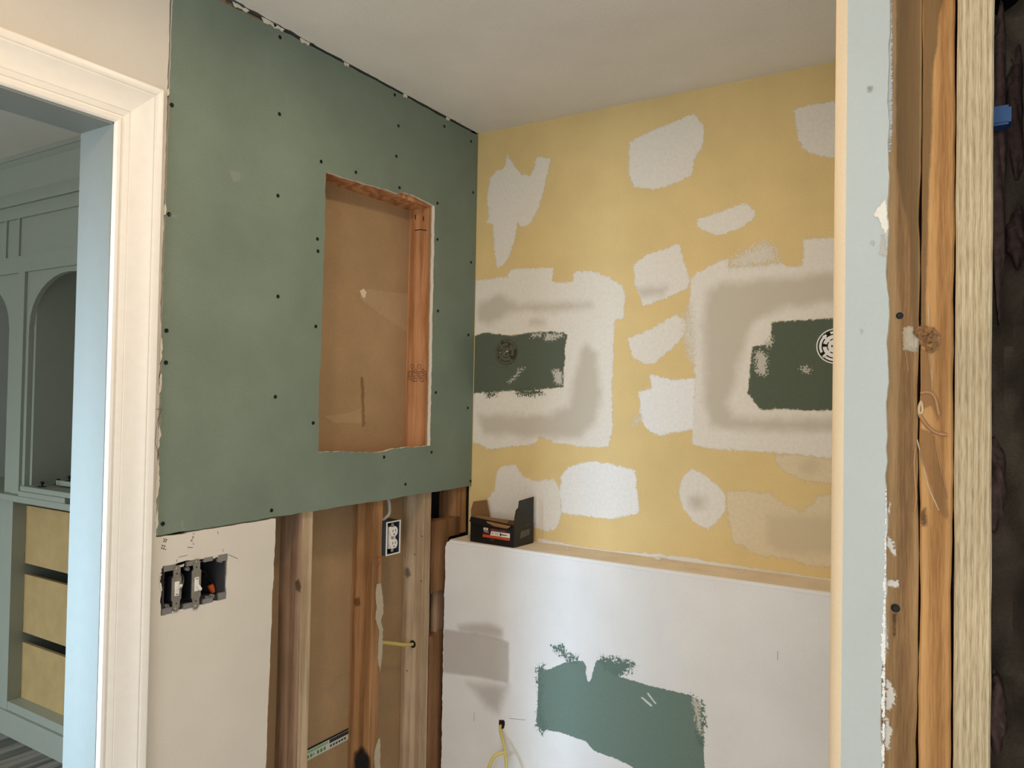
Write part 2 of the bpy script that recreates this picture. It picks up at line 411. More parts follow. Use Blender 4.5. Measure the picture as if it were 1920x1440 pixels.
studA = lumber('stud', -.102, -.013, -.806, -.768, .04, 2.35, M_wood_brown, wall_left, 'brown weathered stud with a pale front edge, nearest the switch box', seed=1)
mk('stud_edge', bx(-.0132, -.0122, -.8055, -.7685, .04, 1.20), M_wood_pale, studA, 'pale front edge')  # front edge coloured paler than the rest of the stud
studB = lumber('stud', -.102, -.013, -.512, -.470, .04, 1.24, M_wood_orange, wall_left, 'orange brown stud carrying the outlet box', seed=2)
studC = lumber('stud', -.102, -.013, -.262, -.222, .04, 2.35, M_wood_pale, wall_left, 'pale stud with a cable hole beside the half wall', seed=3)
mk('niche_stud', bx(-.1005, -.0115, -.2665, -.2621, 1.26, 2.13), M_wood_fir, wall_left, 'reddish fir right side of the niche opening')
lumber('stud', -.102, -.013, -1.30, -1.262, .04, 2.35, M_wood_brown, wall_left, seed=4)
bm = bmesh.new(); box(bm, -.102, -.013, -1.30, 0, 2.352, 2.44)
mk('top_plate', bm, M_wood_old, wall_left)
mk('bottom_plate', bx(-.102, -.013, -1.38, -.21, 0, .04), M_wood_brown, wall_left)
mk('niche_header', bx(-.102, -.0135, -.768, -.262, 2.108, 2.146), M_wood_fir, wall_left, 'fir header across the top of the niche')
mk('niche_sill', bx(-.102, -.0135, -.768, -.262, 1.242, 1.280), M_wood_fir, wall_left)
mk('niche_stud', bx(-.102, -.0135, -.806, -.7665, 1.28, 2.108), M_wood_fir, wall_left)
# framing at the inner corner, beside the half wall
b0 = hit(810, 979, 0, -.013); b1 = hit(862, 970, 0, -.013); b2 = hit(807, 1114, 0, -.013)
bm = bmesh.new()
pl = jag([(-.216, b2[2]), (-.122, b2[2]+.004), (-.122, .955), (-.118, .966), (b1[1], .966), (b1[1], b0[2]+.002), (-.216, b0[2])], .012, .0012, 21)
prism(bm, pl, 0, -.060, -.0125)
mk('corner_block', bm, M_wood_block, wall_left, 'scarred brown wood block in the corner above the slot')
yl, yr = hit(863, 940, 0, -.013)[1], hit(875, 940, 0, -.013)[1]
lumber('stud', -.102, -.013, yl-.018, yr, .97, 2.35, M_wood_orange, wall_left, 'dark orange stud in the inner corner', seed=5)
b3 = hit(806, 1196, 0, -.013)
bm = bmesh.new(); prism(bm, jag([(-.217, .0), (-.122, .0), (-.122, b3[2]+.006), (-.160, b3[2]+.010), (-.180, b3[2]-.003), (-.217, b3[2]+.003)], .012, .0012, 23), 0, -.075, -.0128)
mk('corner_block', bm, M_wood_block, wall_left, 'brown stud running down under the slot beside the half wall')
mk('corner_strip', bx(-.06, -.040, -.196, -.186, b3[2]-.02, b2[2]+.03), M_wood_brown, wall_left)
mk('corner_strip', bx(-.05, -.022, -.168, -.125, b3[2]-.02, b2[2]+.03), M_wood_brown, wall_left)
mk('shade_backing', bx(-.102, -.095, -.222, -.0, .0, 2.35), M_dark, wall_left)  # dark sheet standing in for shade behind the corner framing
mk('shade_backing', bx(-.13, -.0125, .0, .022, -.02, H+.016), M_dark, wall_left)  # added dark sheet that stops outside light leaking through the corner gap

# back wall (yellow) and the half wall with its ledge
LZ = .9650
wall_back = mk('wall_back', bx(-.013, 2.35, 0, .013, 0, H), M_yellow, kind='structure', label='yellow painted alcove wall with patches of white joint compound')
HY = -.155
half = empty('wall_back_lower', (1.1, HY/2, 0), 'white half wall with a tan ledge below the yellow wall', kind='structure')
pl = [(2.35, 0), (2.35, LZ-.004), (.018, LZ-.004), (.006, LZ-.010), (-.001, LZ-.028), (.0, .80), (-.002, .60), (.001, 0)]
pl = jag(pl, .01, .0012, 31, keep={0, 1, 2})
bm = bmesh.new(); prism(bm, pl, 1, HY, HY+.013, side_mat=1)
front = mk('front_sheet', bm, [M_white, M_gyp], half, 'white painted front sheet of the half wall')
M_tan = wall_mat('tan ledge compound', (232, 216, 192), .07, .5, 90, blot=(12, .08))
bm = bmesh.new(); box(bm, .014, 2.35, HY+.008, 0, LZ-.013, LZ)
mk('ledge_top', bm, M_tan, half, 'tan unpainted ledge top')
bm = bmesh.new(); tube(bm, [(.016, HY+.0075, LZ-.0085), (1.0, HY+.0075, LZ-.0085), (2.35, HY+.0075, LZ-.0085)], .0085, 14, 10)
mk('corner_bead', bm, M_white, half, 'rounded pale corner bead along the front of the ledge', smooth=60)
mk('end_stud', bx(.012, .05, HY+.014, -.005, 0, LZ-.014), M_wood_brown, half)
# right wall of the alcove with the open studs (cut wall facing the camera)
PY = -1.283
def px_x(px, py, y=PY): return hit(px, py, 1, y)[0]
X0 = 1.435
zz = np.arange(0, H+.001, .008); rr = random.Random(11); d = 0; edge = []
for z in zz:
    d = d*.8+rr.gauss(0, .00055)
    edge.append((1.4985+d+(-.003 if z < 1.15 else 0)+(.0012 if 1.15 < z < 1.6 else 0), float(z)))
poly = [(X0+.016, H), (X0+.016, 0)]+edge
bm = bmesh.new(); prism(bm, poly, 1, PY, PY+.013, side_mat=1)
wall_right = mk('wall_right', bm, [M_gray, M_gyp], kind='structure', label='pale grey end of the cut partition wall beside the bare studs')
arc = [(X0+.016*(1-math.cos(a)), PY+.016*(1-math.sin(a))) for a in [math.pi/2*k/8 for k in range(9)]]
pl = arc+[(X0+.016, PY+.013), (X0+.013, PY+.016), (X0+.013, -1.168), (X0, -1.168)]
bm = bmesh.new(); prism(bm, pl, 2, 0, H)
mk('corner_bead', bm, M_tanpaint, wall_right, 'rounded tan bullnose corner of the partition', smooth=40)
mk('side_sheet', bx(X0+.013, 1.575, -1.181, -1.168, 0, H), M_gray, wall_right)
mk('side_sheet', bx(1.912, 2.35, -1.181, -1.168, 0, H), M_gray, wall_right)
SY = PY+.012
lumber('stud', X0+.016, 1.494, SY+.002, -1.182, 0, H, M_wood_old, wall_right, jit=.0003, seed=6)
rs1 = lumber('stud', 1.4945, 1.5322, SY, -1.182, 0, H, M_wood_old, wall_right, 'old stained stud next to the torn drywall edge', jit=.0006, n=120, seed=7)
rs2 = lumber('stud', 1.5345, 1.5688, SY, -1.182, 0, H, M_wood_amber, wall_right, 'old orange stud with glue smears in the middle of the three', jit=.0005, n=120, seed=8)
rs3 = lumber('stud', 1.5706, 1.6078, SY-.004, -1.182, 0, H, M_wood_new, wall_right, 'new rough-sawn pale stud at the edge of the dark cavity', jit=.0003, n=60, seed=9)
mk('front_sheet', bx(1.665, 3.0, PY, PY+.013, 0, H), M_gray, wall_right)  # unseen sheet added close by to keep the cavity dark
mk('stud', bx(1.66, 1.698, SY, -1.182, 0, H), M_wood_old, wall_right)  # unseen stud added to cut light off from the cavity
# deep chase with dark lining, added so the open cavity stays dark
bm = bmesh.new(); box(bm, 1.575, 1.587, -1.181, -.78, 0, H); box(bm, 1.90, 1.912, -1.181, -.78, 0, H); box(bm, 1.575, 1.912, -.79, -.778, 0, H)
mk('wall_added_chase', bm, M_dark, kind='structure', label='dark-coloured lining added to darken the open wall cavity')
# outer walls of both rooms
mk('wall_right_outer', bx(2.95, 3.0, -4.3, PY, 0, H), M_beige, kind='structure', label='beige side wall behind the viewer')
mk('wall_right_alcove', bx(2.35, 2.40, -1.17, 0, 0, H), M_beige, kind='structure', label='side wall at the far end of the alcove')
fw = [(-.0, 0), (3.0, 0), (3.0, H), (0, H)]
bm = bmesh.new(); prism(bm, fw, 1, -4.3, -4.22, holes=[[(1.1, .8), (2.4, .8), (2.4, 2.1), (1.1, 2.1)]])
mk('wall_front', bm, M_beige, kind='structure', label='beige wall with a window behind the viewer')
bm = bmesh.new(); prism(bm, [(-3.3, 0), (0, 0), (0, H), (-3.3, H)], 1, -4.3, -4.22)
mk('wall_front_next', bm, M_gray, kind='structure', label='far end wall of the room beyond the doorway')
mk('wall_left_next', bx(-3.35, -3.3, -4.3, .0, 0, H), M_gray, kind='structure', label='outer wall of the room beyond the doorway')
mk('wall_back_next', bx(-3.3, -.115, -.02, .0, 0, H), M_gray, kind='structure', label='end wall behind the built-in cabinet')

# ------------------------------------------------------------------ doorway
door = empty('door_1', (-.05, DY1, 0), 'white cased doorway into the next room', kind='structure')
CW = .103
prof = [(0, 0), (0, .008), (.004, .0115), (.010, .0125), (.0145, .0105), (.016, .0075), (.018, .0075), (.0195, .0105), (.030, .0125), (.0315, .0105), (.033, .0125), (.040, .013), (.060, .015), (.074, .019), (.080, .0225), (.083, .0215), (.0845, .0205), (.086, .0235), (.092, .0255), (.100, .0255), (.103, .023), (.103, 0)]
I = .006
A = lambda u, t: (t, DY1+I+u-.006, 0)
B = lambda u, t: (t, DY1+u, DH+u)
bm = bmesh.new(); sweep(bm, prof, [lambda u, t: (t, DY1+u, 0), B]); mk('side_casing', bm, M_trim, door, 'moulded white casing leg right of the doorway', smooth=25)
bm = bmesh.new(); sweep(bm, prof, [B, lambda u, t: (t, DY0-u, DH+u)]); mk('head_casing', bm, M_trim, door, 'moulded white head casing', smooth=25)
bm = bmesh.new(); sweep(bm, prof, [lambda u, t: (t, DY0-u, DH+u), lambda u, t: (t, DY0-u, 0)]); mk('side_casing', bm, M_trim, door, smooth=25)
mk('jamb', bx(-.122, .003, DY1-.002, DY1+.016, 0, DH), M_jamb_dim, door, 'white door jamb, coloured darker for its dimmer light')
mk('jamb', bx(-.122, .003, DY0-.016, DY0+.002, 0, DH), M_jamb_dim, door)
mk('head_jamb', bx(-.122, .003, DY0-.016, DY1+.016, DH-.004, DH+.014), M_jamb_dim, door)

# ------------------------------------------------------------------ green drywall panel with the niche opening
def onw(pts): return hit2(pts, 0, 0)
niche = [(612, 321), (640, 331), (690, 346), (728, 356), (748, 364), (752, 359), (772, 364), (800, 378), (815, 386), (813, 500), (810, 640), (808, 760), (806, 836), (770, 838), (735, 842), (712, 848), (690, 848), (640, 846), (597, 848), (598, 720), (601, 690), (606, 520)]
outer = [(GL+.0015, GB), (-.004, GB+.004), (-.003, 2.433), (-.62, 2.433), (-.9, 2.434), (-1.05, 2.428), (GL+.004, 2.424), (GL-.002, 1.75)]
bm = bmesh.new()
prism(bm, jag(outer, .014, .0009, 41, keep={1}), 0, -.0125, .0, holes=[jag(onw(niche), .009, .0011, 42)], side_mat=1)
gp = mk('drywall_panel', bm, [M_green, M_gyp], label='green moisture-resistant drywall panel with a rectangular niche cut into it', cat='drywall panel')
screws = [(524, 214), (602, 303), (521, 367), (743, 293), (833, 237), (883, 265), (667, 323), (749, 352), (820, 381), (521, 556), (516, 744), (509, 957), (592, 612), (587, 793), (595, 448), (596, 471), (820, 449), (821, 583), (817, 736), (809, 848), (720, 857), (883, 492), (878, 628), (877, 765), (887, 361), (882, 902), (747, 236), (322, 197), (317, 402), (312, 620), (311, 680), (305, 982), (740, 178), (525, 70), (760, 908)]
base = None
for (x, y) in screws:
    p = hit(x, y, 0, .0)
    if base is None:
        bm = bmesh.new(); revolve(bm, [(.0001, .0006), (.0018, .0004), (.0032, .0009), (.0047, .0014), (.0052, .0009), (.0054, -.002)], (1, 0, 0), (0, 0, 0), 10)
        me = bpy.data.meshes.new('screw'); bm.to_mesh(me); bm.free()
        base = mk('screw', me, M_black, gp, loc=(0, 0, 0)); place(base, p, gp)
    else: dup(base, p, gp)
M_scuff = film_mat('pale scuff', (178, 186, 172), soft=.004, amp=.006, nsc=90, opac=.35)
for q in ([(318, 398), (333, 404), (330, 412), (318, 404)], [(336, 1001-20), (342, 975), (346, 990), (340, 996)], [(430, 320), (450, 324), (452, 338), (436, 342)]):
    film('scuff_mark', gp, 0, .0009, onw(q), M_scuff, step=.003, margin=.008)
# torn white paper curls along the ceiling joint
for (x, y, L) in ((505, 38, .05), (522, 50, .04), (572, 78, .035), (452, 14, .05), (760, 186, .02), (840, 226, .02), (650, 118, .02)):
    p = hit(x, y, 0, .002)
    pts = [(p[1]-L/2, 2.438), (p[1]+L/2, 2.437), (p[1]+L/3, 2.429), (p[1]+.003, 2.432), (p[1]-L/3, 2.427)]
    bm = bmesh.new(); prism(bm, jag(pts, .006, .0016, int(x)), 0, .0005, .003); mk('torn_paper', bm, M_gyp, gp, 'torn white paper curl along the ceiling joint')
# torn paper lip down the left edge of the board
for (x, y, L) in ((313, 655, .07), (309, 720, .05), (308, 900, .1), (304, 975, .05), (318, 395, .03), (320, 175, .02), (306, 820, .06)):
    p = hit(x, y, 0, .001)
    pts = [(GL-.007, p[2]-L/2), (GL-.001, p[2]-L/3), (GL+.001, p[2]), (GL-.002, p[2]+L/2), (GL-.005, p[2]+L/4)]
    bm = bmesh.new(); prism(bm, jag(pts, .006, .0014, int(y)), 0, .0003, .0016); mk('torn_paper', bm, M_gyp, gp, 'torn white paper lip down the left edge')
# marks inside the niche on the back panel
bp = [o for o in COL.objects if o.name == 'back_panel'][0]
M_smear = film_mat('pale paper smear', (224, 194, 152), soft=.004, amp=.004, nsc=60, opac=.38)
M_smear2 = film_mat('white paper chip', (222, 206, 180), soft=.001, amp=.003, nsc=120)
onb = lambda pts: hit2(pts, 0, -.1012)
film('paper_smear', bp, 0, -.1010, onb([(672, 545), (690, 542), (768, 552), (764, 624), (735, 605), (690, 572), (676, 562)]), M_smear, .004)
film('paper_chip', bp, 0, -.1005, onb([(674, 545), (682, 541), (687, 548), (684, 560), (678, 556)]), M_smear2, .002, .006)
film('paper_smear', bp, 0, -.1010, onb([(606, 780), (650, 776), (682, 765), (683, 798), (660, 792), (630, 795)]), M_smear, .004)
film('water_stain', bp, 0, -.1008, onb([(676, 708), (682, 706), (683, 760), (684, 800), (679, 800)]), film_mat('dark water stain', (122, 86, 48), soft=.003, amp=.010, nsc=60, opac=.35), .003, .008)
film('scrape', bp, 0, -.1010, onb([(612, 1290), (640, 1265), (658, 1255), (656, 1320), (640, 1340)]), film_mat('pale scrape', (206, 184, 150), soft=.006, amp=.02, nsc=90, opac=.25), .005)
# grade stamp on the niche's right side (lettering reads up the board)
st = [o for o in COL.objects if o.name == 'niche_stud'][0]
NYP = -.2668
def onn(x, y): return hit(x, y, 1, NYP)
for u, t_, z_ in ((767.5, 'GRFE', .017), (773, 'STAND', .015), (779.5, 'STUD', .022), (786, 'GRFE', .016), (792.5, 'STUD', .022), (798.5, 'S-DRY', .014)):
    p = onn(u, 704); lettering('grade_stamp', t_, z_, M_ink, st, p, (0, 0, 1), (-1, 0, 0), .85)
for u in (773, 786):
    p = onn(u, 687); bm = bmesh.new()
    for a in range(20):
        t0, t1 = 2*math.pi*a/20, 2*math.pi*(a+1)/20
        v = [bm.verts.new((p[0]+rad*math.cos(t), NYP, p[2]+.9*rad*math.sin(t))) for rad, t in ((.0085, t0), (.0085, t1), (.0068, t1), (.0068, t0))]; bm.faces.new(v)
    mk('grade_stamp_ring', bm, M_ink, st)
for (x, y) in ((779, 406), (794, 409)):
    p = onn(x, y); mk('nail_dent', bx(p[0]-.0022, p[0]+.0022, NYP, NYP+.001, p[2]-.010, p[2]+.006), M_ink, st)
p0, p1 = onn(778, 432), onn(800, 430)
bm = bmesh.new(); tube(bm, [p0, p0*.6+p1*.4+Vector((0, 0, .001)), p0*.4+p1*.6, p1+Vector((0, 0, -.004))], .0016, 6, 4); mk('pencil_mark', bm, M_ink, st)

# ------------------------------------------------------------------ marks on the studs and panel in the open bay
M_mudgray = film_mat('old grey compound', (186, 172, 146), soft=.0015, amp=.006, nsc=70)
film('compound_smear', studB, 0, -.0118, hit2([(706, 1095), (714, 1094), (718, 1120), (719, 1150), (714, 1162), (718, 1180), (716, 1240), (713, 1262), (708, 1235), (711, 1180), (703, 1160), (706, 1140), (704, 1112)], 0, -.0118), M_mudgray, .003, .008)
film('compound_smear', studB, 0, -.0118, hit2([(709, 1384), (713, 1385), (713, 1445), (703, 1445), (701, 1420), (704, 1400)], 0, -.0118), M_mudgray, .003, .008)
film('scorch_mark', studB, 1, -.5135, hit2([(667, 1410), (680, 1402), (692, 1420), (694, 1450), (664, 1450), (664, 1425)], 1, -.5135), film_mat('black scorch', (34, 32, 32), soft=.012, amp=.012, nsc=40, opac=.95), .004, .02)
film('knot', studB, 1, -.5135, hit2([(665, 1122), (674, 1120), (676, 1134), (668, 1138), (664, 1130)], 1, -.5135), film_mat('knot', (104, 66, 34), soft=.004, amp=.003, opac=.5), .003, .01)
film('knot', studA, 1, -.8075, hit2([(553, 1092), (560, 1086), (565, 1100), (562, 1110), (555, 1106)], 1, -.8075), film_mat('dark knot', (74, 52, 36), soft=.004, amp=.003, opac=.5), .003, .01)
film('knot', studC, 1, -.2645, hit2([(760, 1066), (766, 1064), (770, 1078), (764, 1084), (759, 1076)], 1, -.2645), film_mat('grey knot', (92, 82, 72), soft=.006, amp=.004, opac=.5), .003, .012)
for (x, y) in ((792, 1006), (778, 1040), (790, 1090), (764, 1258)):
    p = hit(x, y, 1, -.2645); bm = bmesh.new(); tube(bm, [p, p+Vector((.001, -.006, .003))], .0013, 6, 0); mk('nail', bm, M_black, studC)
bm = bmesh.new(); tube(bm, [hit(702, 1047, 0, -.0125), hit(718, 1043, 0, -.0125)], .0007, 5, 0); tube(bm, [hit(707, 1065, 0, -.0125), hit(717, 1045, 0, -.0125)], .0007, 5, 0)
mk('pencil_mark', bm, M_red, studB, 'thin red pencil lines')
# printed end tape of the drywall joint
tp = hit2([(576, 1413), (655, 1361), (655, 1385), (574, 1437-22+3)], 0, -.1005)
a, b_ = hit2([(570, 1430), (656, 1378)], 0, -.1005)
M_tapew = plain('white end tape', (206, 212, 200), .5, var=.05); M_tapeg = plain('green print', (96, 140, 92), .5); M_tapek = plain('dark print', (52, 54, 56), .5); M_tapel = plain('light green print', (150, 176, 134), .5)
y0, y1 = -.705, -.512
z_mid = (hit(575, 1415, 0, -.1)[2]+hit(655, 1378, 0, -.1)[2])/2
zt = lambda y: z_mid
tape = mk('end_tape', bx(-.102, -.1004, -.768, -.512, z_mid-.016, z_mid+.014), M_tapew, bp, 'white and green printed end tape on the panel joint')
bm = bmesh.new(); box(bm, -.1004, -.1, -.768, -.60, z_mid+.004, z_mid+.012); mk('tape_print', bm, M_tapel, tape)
bm = bmesh.new(); box(bm, -.1004, -.1, -.595, -.513, z_mid+.002, z_mid+.013); mk('tape_print', bm, M_tapek, tape)
bm = bmesh.new()
for k in range(7): box(bm, -.1004, -.1, -.70+k*.0135, -.70+k*.0135+(.009 if k != 3 else .003), z_mid-.011, z_mid-.001)
mk('tape_print', bm, M_tapeg, tape)
bm = bmesh.new()
for k in range(6): box(bm, -.1004, -.1, -.592+k*.012, -.592+k*.012+.008, z_mid-.010, z_mid-.004)
mk('tape_print', bm, M_tapek, tape)
mk('panel_gap', bx(-.1019, -.1005, -.768, -.512, z_mid+.0141, z_mid+.019), M_dark, tape)

# ------------------------------------------------------------------ joint compound and old paint on the yellow wall
def c4(*p): return [(870+u*.36458, 120+v*.36458) for u, v in p]
def c5(*p): return [(870+u*.45842, 480+v*.45842) for u, v in p]
def ony(pts, v=-.001): return hit2(pts, 1, v)
M_mud = film_mat('joint compound', (232, 225, 213), (200, 190, 172), soft=.0007, amp=.012, nsc=60, amp2=.012, nsc2=420, stain_soft=.022)
M_mud_thin = film_mat('thin joint compound', (226, 208, 174), (212, 193, 160), soft=.001, amp=.014, nsc=50, amp2=.014, nsc2=420, opac=1.0, stain_soft=.02)
M_gpaint = film_mat('old green paint', (92, 100, 84), soft=.0008, amp=.0045, nsc=95, amp2=.003, nsc2=380, var=.05)
M_litmud = film_mat('lit compound', (238, 235, 230), soft=.0007, amp=.012, nsc=60, amp2=.012, nsc2=420)  # same joint compound, coloured brighter where the daylight shaft lands
CL = ((.001, LZ), (2.3, H))
def patch(pts, mat=M_mud, holes=(), stains=(), label=None, v=-.0004):
    return film('plaster_patch', wall_back, 1, v, ony(pts, v), mat, .006, .014, [ony(h, v) for h in holes], [ony(s_, v) for s_ in stains], CL, label)
patch(c4((205, 540), (215, 500), (225, 470), (240, 490), (262, 530), (300, 568), (340, 572), (360, 540), (372, 480), (445, 482), (432, 560), (408, 650), (385, 740), (340, 822), (300, 838), (272, 815), (268, 880), (240, 970), (205, 1035), (172, 1050), (155, 960), (148, 825), (112, 815), (130, 790), (118, 680), (135, 590), (165, 550)), label='tall forked compound patch beside the green board')
patch(c4((855, 400), (900, 375), (1080, 295), (1180, 258), (1215, 290), (1240, 340), (1225, 430), (1185, 485), (1170, 570), (1100, 610), (980, 648), (870, 630), (848, 570), (848, 460)), label='large rounded compound patch high in the middle')
patch(c4((1688, 235), (1900, 188), (2100, 180), (2100, 470), (1890, 482), (1830, 475), (1750, 440), (1715, 380), (1712, 310)))
patch(c4((1195, 800), (1450, 715), (1500, 760), (1490, 800), (1430, 840), (1320, 882), (1225, 860), (1200, 835)), label='small slanted compound patch')
patch([(1189, 495), (1209, 479), (1273, 457), (1282, 485), (1294, 530), (1287, 542), (1250, 559), (1207, 573), (1189, 530)], stains=[[(1198, 545), (1220, 538), (1250, 540), (1240, 552), (1205, 556)]])
patch(c5((668, 338), (760, 300), (870, 238), (905, 265), (910, 300), (880, 350), (780, 440), (740, 445), (690, 415)))
patch(c5((760, 485), (850, 505), (945, 500), (940, 710), (800, 733), (760, 720), (725, 670), (715, 555), (765, 540)), M_litmud)
def c6(*p): return [(880+u*.118, 590+v*.118) for u, v in p]
G1 = c6((0, 335), (90, 330), (200, 295), (300, 280), (420, 305), (640, 330), (760, 320), (910, 290), (1060, 275), (1300, 265), (1500, 280), (1560, 320), (1545, 400), (1520, 560), (1525, 740), (1500, 900), (1500, 1150), (1300, 1175), (900, 1205), (600, 1218), (80, 1250), (0, 1255))
lf = c5((20, 105), (130, 90), (175, 85), (195, 52), (365, 48), (362, 100), (375, 108), (445, 105), (450, 65), (520, 60), (590, 85), (640, 115), (660, 150), (652, 258), (615, 262), (612, 420), (605, 520), (610, 700), (590, 780), (500, 782), (370, 765), (310, 735), (295, 770), (100, 790), (20, 750))
patch(lf, holes=[G1], stains=[c5((60, 190), (150, 160), (220, 195), (520, 190), (520, 212), (400, 225), (200, 230), (100, 280), (60, 260)), c5((500, 360), (540, 400), (560, 560), (540, 680), (470, 740), (250, 740), (80, 730), (60, 650), (350, 650), (430, 610), (450, 500), (480, 380)), c5((270, 262), (330, 262), (330, 278), (270, 278))], label='compound frame around the green rectangle next to the corner')
film('green_paint_patch', wall_back, 1, -.0001, ony(G1, -.0001), M_gpaint, .004, .02, clip=CL, label='old green paint rectangle around the first lamp box')
G2 = c5((1258, 270), (1350, 262), (1560, 252), (1900, 240), (1900, 640), (1560, 632), (1400, 632), (1290, 625), (1215, 632), (1180, 590), (1160, 560), (1170, 450), (1180, 370), (1250, 360))
rf = c5((930, 85), (990, 50), (1045, 18), (1080, 12), (1085, 48), (1200, 40), (1290, 28), (1330, 42), (1386, 38), (1388, -70), (1560, -75), (2000, -80), (2000, 870), (1560, 835), (1400, 815), (1200, 800), (1030, 790), (935, 775), (928, 650), (945, 500), (935, 400), (920, 200))
patch(rf, holes=[G2], stains=[c5((1000, 140), (1050, 110), (1200, 100), (1490, 70), (1700, 60), (1700, 180), (1490, 190), (1280, 215), (1180, 280), (1150, 350), (1120, 450), (1110, 520), (1080, 600), (1100, 660), (1490, 670), (1700, 680), (1700, 725), (1490, 720), (1100, 712), (1005, 690), (985, 600), (985, 400), (980, 230))], label='compound frame around the green rectangle beside the partition')
film('green_paint_patch', wall_back, 1, -.0001, ony(G2, -.0001), M_gpaint, .004, .02, clip=CL, label='old green paint rectangle around the second lamp box')
patch(c5((400, 890), (430, 862), (510, 838), (600, 850), (670, 865), (700, 880), (718, 1050), (600, 1075), (450, 1060), (400, 1050), (390, 960)), M_litmud, label='compound square above the ledge, coloured brighter as if lit')
patch(c5((135, 880), (150, 860), (210, 852), (240, 900), (290, 920), (370, 912), (395, 960), (398, 1060), (380, 1115), (330, 1125), (280, 1110), (100, 1080), (95, 990), (125, 960)), v=-.0003, label='compound patch behind the black box')
patch(c5((895, 900), (935, 870), (1000, 905), (1050, 950), (1072, 980), (1070, 1040), (1040, 1080), (1000, 1120), (940, 1090), (895, 1030), (877, 970)), stains=[c5((925, 990), (950, 975), (985, 990), (980, 1030), (945, 1040), (925, 1020))], label='leaf-shaped compound patch with a grey spot')
patch(c5((1070, 968), (1150, 960), (1250, 970), (1320, 1020), (1380, 1045), (1430, 1010), (1450, 980), (1560, 970), (1900, 960), (1900, 1290), (1560, 1280), (1400, 1265), (1340, 1240), (1240, 1230), (1160, 1210), (1150, 1185), (1100, 1170), (1080, 1080)), M_mud_thin, stains=[c5((1240, 1060), (1500, 1060), (1700, 1060), (1700, 1230), (1300, 1210), (1240, 1180))])
patch(c5((1268, 815), (1350, 812), (1560, 840), (1800, 860), (1800, 940), (1560, 940), (1400, 920), (1320, 890), (1280, 850)), M_mud_thin, stains=[c5((1370, 850), (1430, 830), (1450, 860), (1420, 895), (1380, 885))], v=-.0003)
M_dry = film_mat('dry brushed compound', (232, 224, 208), soft=.0007, amp=.06, nsc=200, amp2=.03, nsc2=480, opac=.9)
patch(c5((1085, 20), (1150, -20), (1230, -60), (1270, -30), (1290, 20), (1200, 40), (1085, 46)), M_dry, v=-.0008)
patch(c5((905, 240), (930, 200), (945, 330), (940, 440), (915, 400), (900, 320)), M_dry, v=-.0008)
patch(c5((690, 690), (715, 650), (725, 660), (705, 685)), M_dry, v=-.0008)
# dry scrapes on the green rectangles
M_scr = film_mat('compound scrape', (206, 202, 188), soft=.0012, amp=.034, nsc=180, amp2=.012, nsc2=420, opac=.9)
for q in (c6((620, 1090), (650, 1040), (740, 970), (770, 880), (870, 850), (800, 900), (770, 970), (690, 1040)), c6((980, 345), (1000, 310), (1060, 310), (1150, 290), (1130, 340), (1010, 350)), c6((1320, 900), (1420, 880), (1480, 930), (1480, 1100), (1440, 1110), (1360, 1060)), c6((1190, 340), (1230, 300), (1480, 310), (1480, 350), (1220, 420)),
          c5((1190, 400), (1215, 385), (1240, 410), (1235, 485), (1215, 490), (1195, 470)), c5((1230, 360), (1260, 330), (1262, 365), (1240, 372)), c5((1375, 460), (1400, 455), (1420, 470), (1395, 478))):
    film('scrape', wall_back, 1, -.0010, ony(q), M_scr, .003, .008)
for q in (c6((240, 1245), (420, 1215), (430, 1280), (300, 1310)), c6((720, 1210), (1100, 1190), (1180, 1270), (940, 1290), (780, 1270))):
    film('green_paint_patch', wall_back, 1, -.0010, ony(q), film_mat('green dry edge', (92, 100, 84), soft=.0008, amp=.040, nsc=170, amp2=.012, nsc2=420), .003, .008)
# white bead of compound in the joint between ledge and wall
bm = bmesh.new(); rr = random.Random(5); xs = np.arange(.285, 2.3, .012); up = [LZ+.010+.008*math.sin(x*9)*(1 if x < .75 else .4)+rr.gauss(0, .0012)-(.004 if x > .85 else 0) for x in xs]
pl = [(.285, LZ-.002)]+[(2.3, LZ-.002)]+[(float(x), max(LZ+.003, float(u))) for x, u in zip(xs[::-1], up[::-1])]
prism(bm, pl, 1, -.004, .0)
mk('joint_bead', bm, M_litmud if False else M_gyp, wall_back, 'irregular white bead of compound where wall meets ledge')
bm = bmesh.new()
for k, (x, y, s_) in enumerate(((.735, -.03, .007), (1.0, -.05, .004), (.42, -.04, .003), (.55, -.07, .0025), (.9, -.09, .003))):
    bmesh.ops.create_icosphere(bm, subdivisions=2, radius=s_, matrix=Matrix.Translation((x, y, LZ+s_*.4)) @ Matrix.Diagonal((1.6, 1, .6, 1)))
mk('compound_crumb', bm, M_gyp, half, 'crumbs of dried compound on the ledge', kind='stuff')
# ------------------------------------------------------------------ marks on the half wall
def c8(*p): return [(840+u*.375, 1060+v*.375) for u, v in p]
HV = HY-.0003
G3 = c8((455, 500), (475, 530), (520, 515), (575, 490), (640, 478), (672, 478), (690, 500), (690, 545), (697, 575), (706, 583), (716, 572), (722, 540), (740, 480), (760, 470), (800, 490), (860, 500), (850, 555), (1000, 600), (1215, 650), (1240, 720), (1255, 830), (1275, 880), (1283, 1013), (1283, 1700), (1000, 1600), (930, 1013), (880, 985), (820, 960), (735, 930), (710, 905), (690, 880), (560, 835), (480, 820), (445, 790), (450, 640))
film('green_paint_patch', front, 1, HV, hit2(G3, 1, HV), film_mat('sage green paint', (112, 132, 122), soft=.0008, amp=.005, nsc=110, amp2=.0035, nsc2=350, var=.05), .004, .022, label='sage green paint patch low on the half wall')
M_gdry = film_mat('sage dry edge', (104, 124, 114), soft=.0008, amp=.045, nsc=150, amp2=.014, nsc2=420)
